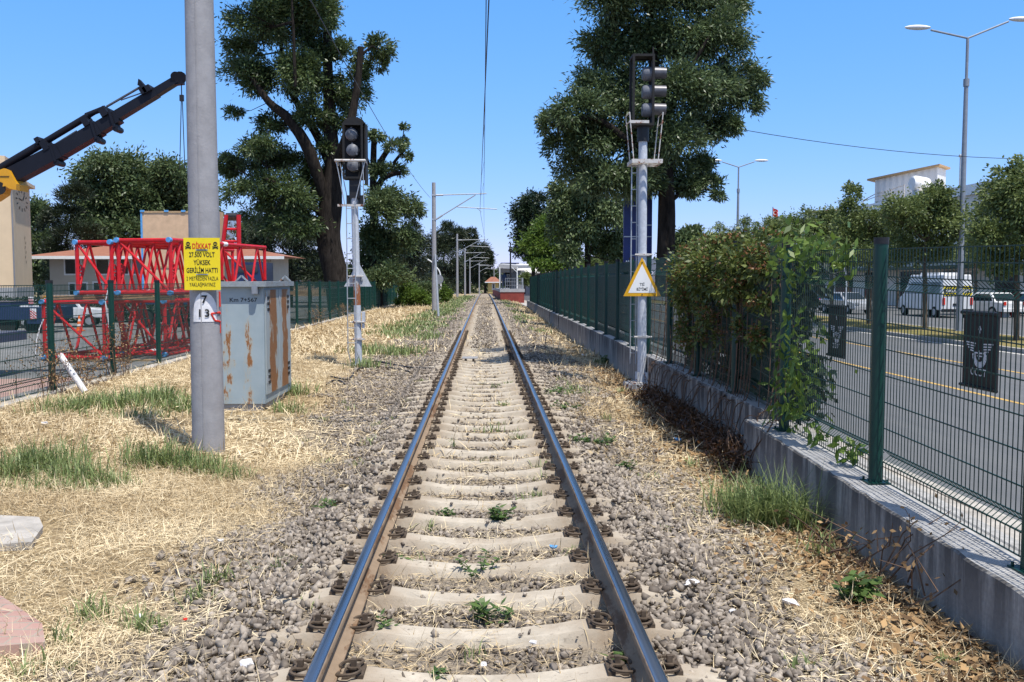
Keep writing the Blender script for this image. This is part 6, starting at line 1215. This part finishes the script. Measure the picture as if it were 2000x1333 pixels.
# distant wood closing the horizon behind the houses
def wood(name, y, x0, x1, h, n, leaf):
    x = rng.uniform(x0, x1, n); hh = h*(.55+.6*vnoise(x, x*0, 9, 31)); z = dz(y)-1+hh*rng.random(n)**.7; p = np.stack([x, y+rng.normal(size=n)*5, z], 1); d = rng.normal(size=(n, 3)); V, Fq = leaf_geo(p, d, 1.3, .8); return stuff(npmesh(name, V, Fq, leaf, None, rng.random(n)))
wood('distant_woodland', 330, -230, -5, 12, 26000, 'darkleaf'); wood('distant_woodland', 360, -20, 60, 9, 9000, 'greenleaf'); wood('distant_woodland', 300, 60, 260, 9, 14000, 'oliveleaf')
# hedge along the lorry park
t = thing('hedge', 'dark clipped hedge along the far side of the lorry park', 'hedge', (-60, 59, -.7)); n = 26000; x = rng.uniform(-62, -14, n); p = np.stack([x, 59.5+rng.normal(size=n)*.5, -.7+1.5*rng.random(n)], 1); V, Fq = leaf_geo(p, rng.normal(size=(n, 3)), .2, .1); npmesh('foliage', V, Fq, 'darkleaf', t, rng.random(n))
# bushes where the left fence ends
def bush(name, label, D, L, n, ll, lw, leaf, cat='bush'):
    b = pxblobs(D, L); c = b[0]; t = thing(name, label, cat, (c[0], D, float(dz(D))-.2)); mb = MB()
    for q in b: mb.tube([(c[0], D, dz(D)-.3), ((c[0]+q[0])/2, D, (q[2]+dz(D))/2), q[:3]], [.03, .02, .01], 5)
    mb.build('stem', 'bark', t); p, d, ti = crown_pts(b, n, ncl=16); k = len(p); V, Fq = leaf_geo(p, d, ll*(.7+.6*rng.random(k)), lw*(.7+.6*rng.random(k))); npmesh('foliage', V, Fq, leaf, t, ti)
bush('tall_bush', 'bright yellow green bush where the left fence ends', 70, [(795, 575, 18, 22), (812, 585, 20, 18), (790, 555, 9, 12), (830, 590, 18, 12), (785, 592, 14, 10)], 9000, .20, .08, 'limeleaf')
bush('tall_bush', 'darker leafy bush left of the first far mast', 74, [(830, 568, 20, 16), (842, 580, 14, 14)], 4500, .2, .08, 'greenleaf')
bush('tall_bush', 'small bright bush just right of the first far mast', 78, [(868, 575, 12, 14), (862, 585, 10, 8)], 3500, .2, .08, 'limeleaf')
# street trees on the median
proto = []
def street(name, label, px, D, L, n, group='street trees in a row on the median'):
    k = 39./D; ex = []
    for _ in range(9): q = random.choice(L); ex.append((q[0]+random.uniform(-1, 1)*q[2]*.8, q[1]+random.choice((-1, -1, 1))*q[3]*random.uniform(.5, .9), random.uniform(7, 14)*k, random.uniform(10, 20)*k))
    L = [(a, b, c*1.12, d*1.05) for a, b, c, d in L]+ex
    return tree(name, label, pxblobs(D, L), pxpath(D, [(px, 547+1820*2.15/D), (px+1, 560), (px, 520), (px+1, 470)], [4.6*39/D]*2+[3.6*39/D, 1.8*39/D]), [], 'oliveleaf', n, .145, .07, 'bark2', group, ncl=15, clump=.26, shell=.25)
street('street_tree', 'street tree at the right edge, nearest of the median row', 1985, 32.3, [(1990, 345, 40, 28), (1960, 395, 46, 40), (2020, 390, 50, 60), (1985, 440, 70, 46), (1935, 465, 40, 40), (1990, 505, 76, 36), (2040, 460, 50, 50)], 24000)
street('street_tree', 'street tree just left of the near street lamp, before the roof hut', 1806, 39.3, [(1822, 384, 28, 18), (1795, 402, 36, 22), (1828, 410, 40, 34), (1768, 425, 38, 38), (1810, 450, 62, 44), (1852, 430, 28, 40), (1800, 505, 70, 34)], 21000)
street('street_tree', 'street tree left of the near lamp tree, below the roof railing', 1697, 44.8, [(1668, 382, 15, 16), (1664, 410, 24, 26), (1700, 434, 36, 26), (1735, 436, 26, 24), (1690, 465, 52, 34), (1740, 470, 30, 34), (1700, 508, 62, 26), (1655, 465, 34, 40)], 19000)
street('street_tree', 'street tree under the flat roofed shed, third from the near lamp', 1624, 51, [(1625, 425, 22, 24), (1640, 450, 32, 30), (1600, 455, 28, 26), (1622, 495, 54, 34)], 14000)
street('street_tree', 'street tree right of the flag, fourth from the near lamp', 1562, 57, [(1560, 430, 26, 22), (1575, 455, 30, 26), (1545, 465, 28, 26), (1562, 500, 48, 30)], 11500)
street('street_tree', 'street tree just below the flag', 1510, 63, [(1508, 440, 26, 18), (1520, 462, 28, 24), (1495, 470, 26, 22), (1510, 502, 42, 24)], 9500)
street('street_tree', 'street tree beside the farther street lamp', 1455, 70, [(1460, 444, 20, 18), (1470, 465, 26, 22), (1445, 475, 24, 20), (1458, 495, 32, 14)], 6500)
street('street_tree', 'wispy street tree with a thin top left of the farther lamp', 1408, 78, [(1405, 446, 14, 10), (1412, 465, 24, 16), (1398, 480, 22, 18), (1425, 485, 20, 16)], 4500)

for nm, px, D, L, n in (('young tree on the far pavement, behind the gap left of the near lamp tree', 1752, 70, [(1750, 470, 34, 26), (1765, 500, 34, 24), (1735, 505, 30, 22)], 7000), ('young tree on the far pavement left of the silver saloon', 1655, 76, [(1655, 470, 30, 22), (1668, 498, 30, 22), (1640, 500, 26, 20)], 6000), ('young tree on the far pavement right of the near street lamp', 1905, 60, [(1905, 470, 36, 26), (1890, 500, 34, 24), (1920, 505, 34, 24)], 8000), ('young tree on the far pavement beyond the flag', 1590, 84, [(1590, 478, 28, 20), (1575, 500, 26, 18), (1602, 500, 26, 18)], 5000)):
    street('pavement_tree', nm, px, D, L, n, 'young trees along the far pavement')

# ------------------------------------------------------------------ creeper on the right fence
def vine():
    t = thing('creeper', 'thick climbing creeper draped over the right fence with hanging dry stems', 'climbing plant', (3.1, 12, .5)); bl = []
    for i in range(46):
        y = 9.9+4.45*(i/45.); f = min(1, (y-9.4)/1.6); z = 1.97+.12*f+random.gauss(0, .08)*f-(.16*max(0, y-13.0)/2); x = rfx(y)+random.gauss(-.02, .15)*f; r = .09+.10*f+random.uniform(-.05, .07); bl.append((x, y, z, r*1.15, r*1.2, r))
        if random.random() < .7: bl.append((x-.08, y+random.uniform(-.1, .1), z-random.uniform(.2, .4), r*.8, r*.9, r*.9))
        if random.random() < .6: q_ = random.uniform(.06, .13); bl.append((x-.05, y+random.uniform(-.1, .1), z-random.uniform(.45, 1.05), q_*.7, q_, q_*1.8))
        if random.random() < .35: q_ = random.uniform(.06, .11); bl.append((x, y, z+r+random.uniform(-.02, .10), q_, q_, q_*1.3))
    bl += [(3.05, 11.6, 2.36, .12, .14, .14), (3.05, 12.6, 2.28, .14, .18, .12), (3.0, 10.2, 2.20, .14, .22, .10)]
    p, d, ti = crown_pts(bl, 24000, ncl=12, clump=.34, droop=.45, shell=.3); n = len(p); V, Fq = leaf_geo(p, d, .072*(.5+.9*rng.random(n)), .034*(.6+.8*rng.random(n))); npmesh('foliage', V, Fq, 'vineleaf', t, ti)
    # flower heads
    n = 5200; idx = rng.integers(0, len(bl), n); B = np.array(bl)[idx]; u = unit(rng.normal(size=(n, 3))); u[:, 2] = np.abs(u[:, 2])*.8; p = B[:, :3]+u*B[:, 3:6]*1.05; p += (rng.normal(size=(n, 3))*.02); V, Fq = leaf_geo(p, rng.normal(size=(n, 3)), .04, .026); npmesh('flower_head', V, Fq, 'vinedry', t, .7+.3*rng.random(n))
    # hanging curtain and dry stems
    Pz, D = [], []; mb = MB()
    for i in range(75):
        y = 9.3+6.0*random.random(); x = rfx(y)+.07+abs(random.gauss(0, .07))*(1 if random.random() < .8 else -1); z1 = 2.15; z0 = random.uniform(.35, 1.7) if random.random() < .75 else random.uniform(-.1, .4); pts = [(x, y, z1)]; k = max(3, int((z1-z0)/.25))
        for j in range(1, k+1): pts.append((x+random.gauss(-.01*j, .03), y+random.gauss(0, .04), z1+(z0-z1)*j/k))
        mb.tube(pts, .0035+.004*random.random(), 4, False)
        for j in range(int(15*(z1-z0))): 
            f = random.random(); q = Vector(pts[min(k, int(f*k))]); Pz.append((q.x+random.gauss(0, .05), q.y+random.gauss(0, .06), q.z-random.uniform(0, .25))); D.append((random.gauss(-.1, .5), random.gauss(0, .5), -.6))
    for i in range(46):                                   # woody stems trailing over the wall
        y = 9.2+8*random.random(); x = rfx(y); pts = [(x, y, 1.2+random.random()), (x-.05, y+random.gauss(0, .15), .6), (x-.17-.05*random.random(), y+random.gauss(0, .2), .42), (x-.25, y+random.gauss(0, .25), .05), (x-.3, y+random.gauss(0, .25), -.12)]; mb.tube(smooth_path(pts), .004+.006*random.random(), 5, False)
    mb.build('hanging_stem', 'twig', t); k = len(Pz); Pz = np.array(Pz); D = np.array(D); dry = rng.random(k) < .30
    for nm, m, s in (('hanging_foliage', 'vineleaf', ~dry), ('dry_foliage', 'vinedry', dry)):
        c = int(s.sum()); V, Fq = leaf_geo(Pz[s], D[s], .075*(.4+.9*rng.random(c)), .038*(.5+.8*rng.random(c))); npmesh(nm, V, Fq, m, t, rng.random(c)*.7)
    # fresh shoots round the second post
    Q = []
    for (y, z, m, s) in ((9.1, 2.22, 90, .16), (8.75, 2.24, 80, .16), (8.4, 2.20, 50, .12), (7.75, 2.10, 60, .10), (9.0, 1.9, 50, .14), (9.25, 1.2, 40, .10), (9.1, .62, 60, .12), (8.95, .95, 50, .12), (8.7, 1.35, 70, .2), (8.75, 1.0, 60, .16), (8.8, .75, 60, .15), (8.25, .55, 24, .08), (7.55, .50, 30, .05)):
        Q.append(np.array([3.0, y, z])+rng.normal(size=(m, 3))*s*np.array([.7, 1, .8]))
    Q = np.concatenate(Q); c = len(Q); d = rng.normal(size=(c, 3))*.6; d[:, 2] -= .5; V, Fq = leaf_geo(Q, d, .12*(.5+.7*rng.random(c)), .05*(.6+.6*rng.random(c))); npmesh('fresh_foliage', V, Fq, 'limeleaf', t, rng.random(c))
    # dry tangle at the wall foot
    mb = MB()
    for i in range(260):
        y = 9.4+6.3*random.random(); x = 2.9-abs(random.gauss(0, .18)); z = -.1; pts = [(x, y, z)]
        for j in range(3): pts.append((pts[-1][0]+random.gauss(0, .10), pts[-1][1]+random.gauss(0, .14), max(-.1, pts[-1][2]+random.gauss(.06, .08))))
        mb.tube(pts, .003+.003*random.random(), 4, False)
    mb.build('dry_tangle', 'twig', t)
    n = 5200; y = 9.5+6.2*rng.random(n); x = 2.93-np.abs(rng.normal(size=n))*.20; p = np.stack([x, y, -.09+.22*rng.random(n)**2], 1); V, Fq = leaf_geo(p, rng.normal(size=(n, 3)), .06*(.5+rng.random(n)), .03); npmesh('fallen_foliage', V, Fq, 'vinedry', t, rng.random(n)*.6)
    # thick outer side of the creeper, hanging over the pavement side
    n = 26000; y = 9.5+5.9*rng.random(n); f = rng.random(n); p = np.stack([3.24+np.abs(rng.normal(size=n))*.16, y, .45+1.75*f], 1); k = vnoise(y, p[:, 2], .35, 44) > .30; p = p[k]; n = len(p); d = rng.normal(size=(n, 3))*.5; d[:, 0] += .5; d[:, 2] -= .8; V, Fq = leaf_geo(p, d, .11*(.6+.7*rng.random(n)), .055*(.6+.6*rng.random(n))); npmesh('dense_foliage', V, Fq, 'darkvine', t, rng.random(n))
vine()
# dead weed stalks on the left fence
def stalks(name, label, x0, y, n, h, r=.35, nl=26, leaf='litter'):
    t = thing(name, label, 'dead plant', (x0, y, 0)); mb = MB(); Q = []
    for i in range(n):
        a = random.uniform(0, 6.28); b = Vector((x0+random.gauss(0, r*.4), y+random.gauss(0, r), 0)); m = b+Vector((random.gauss(0, .10), random.gauss(0, .15), h*random.uniform(.3, .55))); e = m+Vector((random.gauss(0, .18), random.gauss(0, .2), h*random.uniform(.2, .5))); mb.tube([b, m, e], [.006, .005, .002], 4, False)
        for k in range(nl): f = random.random(); q = m.lerp(e, f) if f > .3 else b.lerp(m, .5+f); Q.append((q.x+random.gauss(0, .05), q.y+random.gauss(0, .05), q.z+random.gauss(0, .04)))
    mb.build('stalk', 'twig', t); Q = np.array(Q); c = len(Q); V, Fq = leaf_geo(Q, rng.normal(size=(c, 3)), .045, .022); npmesh('dry_foliage', V, Fq, 'litter', t, rng.random(c))
stalks('dead_weed', 'brown dead weed tangled on the first left fence post', -7.2, 15.7, 24, 1.0); stalks('dead_weed', 'pale dry weed leaning on the second left fence post', -7.15, 18.3, 20, 1.1); stalks('dead_weed', 'low dead weed at the kerb between the first two left posts', -7.2, 17.0, 12, .6)
for k, (y, l) in enumerate(((40, 'dry brown weed at the left fence foot behind the cabinet'), (47, 'dry brown weed at the left fence foot behind the mast ladder'))): stalks('dead_weed', l, -7.0, y, 16, .9, .6)
stalks('dead_weed', 'dry seed stalks on the gravel by the near wall', 2.45, 6.2, 10, .32, .2, 6); stalks('oat_grass', 'dry wild oat stalks leaning on the near wall', 2.58, 5.6, 12, .5, .25, 5)

# ------------------------------------------------------------------ light, sky, camera
SUN_EL, SUN_AZ = R(67), math.atan2(.56, -.83)
S = Vector((math.sin(SUN_AZ)*math.cos(SUN_EL), math.cos(SUN_AZ)*math.cos(SUN_EL), math.sin(SUN_EL)))
ld = bpy.data.lights.new('sun', 'SUN'); ld.energy = 4.0; ld.angle = R(.5); ld.color = (1, .95, .87); lo = bpy.data.objects.new('sun', ld); COL.objects.link(lo); lo.rotation_euler = S.to_track_quat('Z', 'Y').to_euler()
w = bpy.data.worlds.new('World'); SC.world = w; w.use_nodes = True; n = w.node_tree; bgn = n.nodes['Background']; sk = n.nodes.new('ShaderNodeTexSky'); sk.sky_type = 'NISHITA'; sk.sun_disc = False; sk.sun_elevation = SUN_EL; sk.sun_rotation = SUN_AZ; sk.air_density = 1.0; sk.dust_density = 0; sk.ozone_density = 6.0

def nd(k, **kw):
    q = n.nodes.new(k)
    for a, v in kw.items(): setattr(q, a, v)
    return q
sep = nd('ShaderNodeSeparateColor'); cmb = nd('ShaderNodeCombineColor'); n.links.new(sk.outputs[0], sep.inputs[0])
for i, (a, p) in enumerate(((.53, .96), (1.238, .547), (2.64, .38))):       # camera-like rendering of the low sky
    pw = nd('ShaderNodeMath', operation='POWER'); n.links.new(sep.outputs[i], pw.inputs[0]); pw.inputs[1].default_value = p
    ml = nd('ShaderNodeMath', operation='MULTIPLY'); n.links.new(pw.outputs[0], ml.inputs[0]); ml.inputs[1].default_value = a; n.links.new(ml.outputs[0], cmb.inputs[i])
hs = nd('ShaderNodeHueSaturation'); hs.inputs['Saturation'].default_value = .7; hs.inputs['Value'].default_value = .85; n.links.new(sk.outputs[0], hs.inputs['Color'])
tc = nd('ShaderNodeTexCoord'); sz = nd('ShaderNodeSeparateXYZ'); n.links.new(tc.outputs['Generated'], sz.inputs[0]); mr = nd('ShaderNodeMapRange'); mr.inputs[1].default_value = .30; mr.inputs[2].default_value = .6; n.links.new(sz.outputs[2], mr.inputs[0])
mx = nd('ShaderNodeMix', data_type='RGBA'); n.links.new(mr.outputs[0], mx.inputs[0]); n.links.new(cmb.outputs[0], mx.inputs[6]); n.links.new(hs.outputs[0], mx.inputs[7]); n.links.new(mx.outputs[2], bgn.inputs[0])
bgn.inputs[1].default_value = .15
cd = bpy.data.cameras.new('camera'); cd.sensor_width = 36; cd.lens = F/2000*36; cd.clip_start = .05; cd.clip_end = 3000; co = bpy.data.objects.new('camera', cd); COL.objects.link(co)
co.matrix_world = Matrix(((RT.x, UP.x, -FW.x, CAM.x), (RT.y, UP.y, -FW.y, CAM.y), (RT.z, UP.z, -FW.z, CAM.z), (0, 0, 0, 1))); SC.camera = co
vs = SC.view_settings; SC.display_settings.display_device = 'sRGB'; vs.view_transform = 'Standard'; vs.look = 'None'; vs.exposure = .55; vs.gamma = 1; vs.use_curve_mapping = False
SC.cycles.max_bounces = 5; SC.cycles.diffuse_bounces = 3; SC.cycles.glossy_bounces = 2; SC.cycles.transmission_bounces = 3; SC.cycles.transparent_max_bounces = 4; SC.cycles.caustics_reflective = False; SC.cycles.caustics_refractive = False
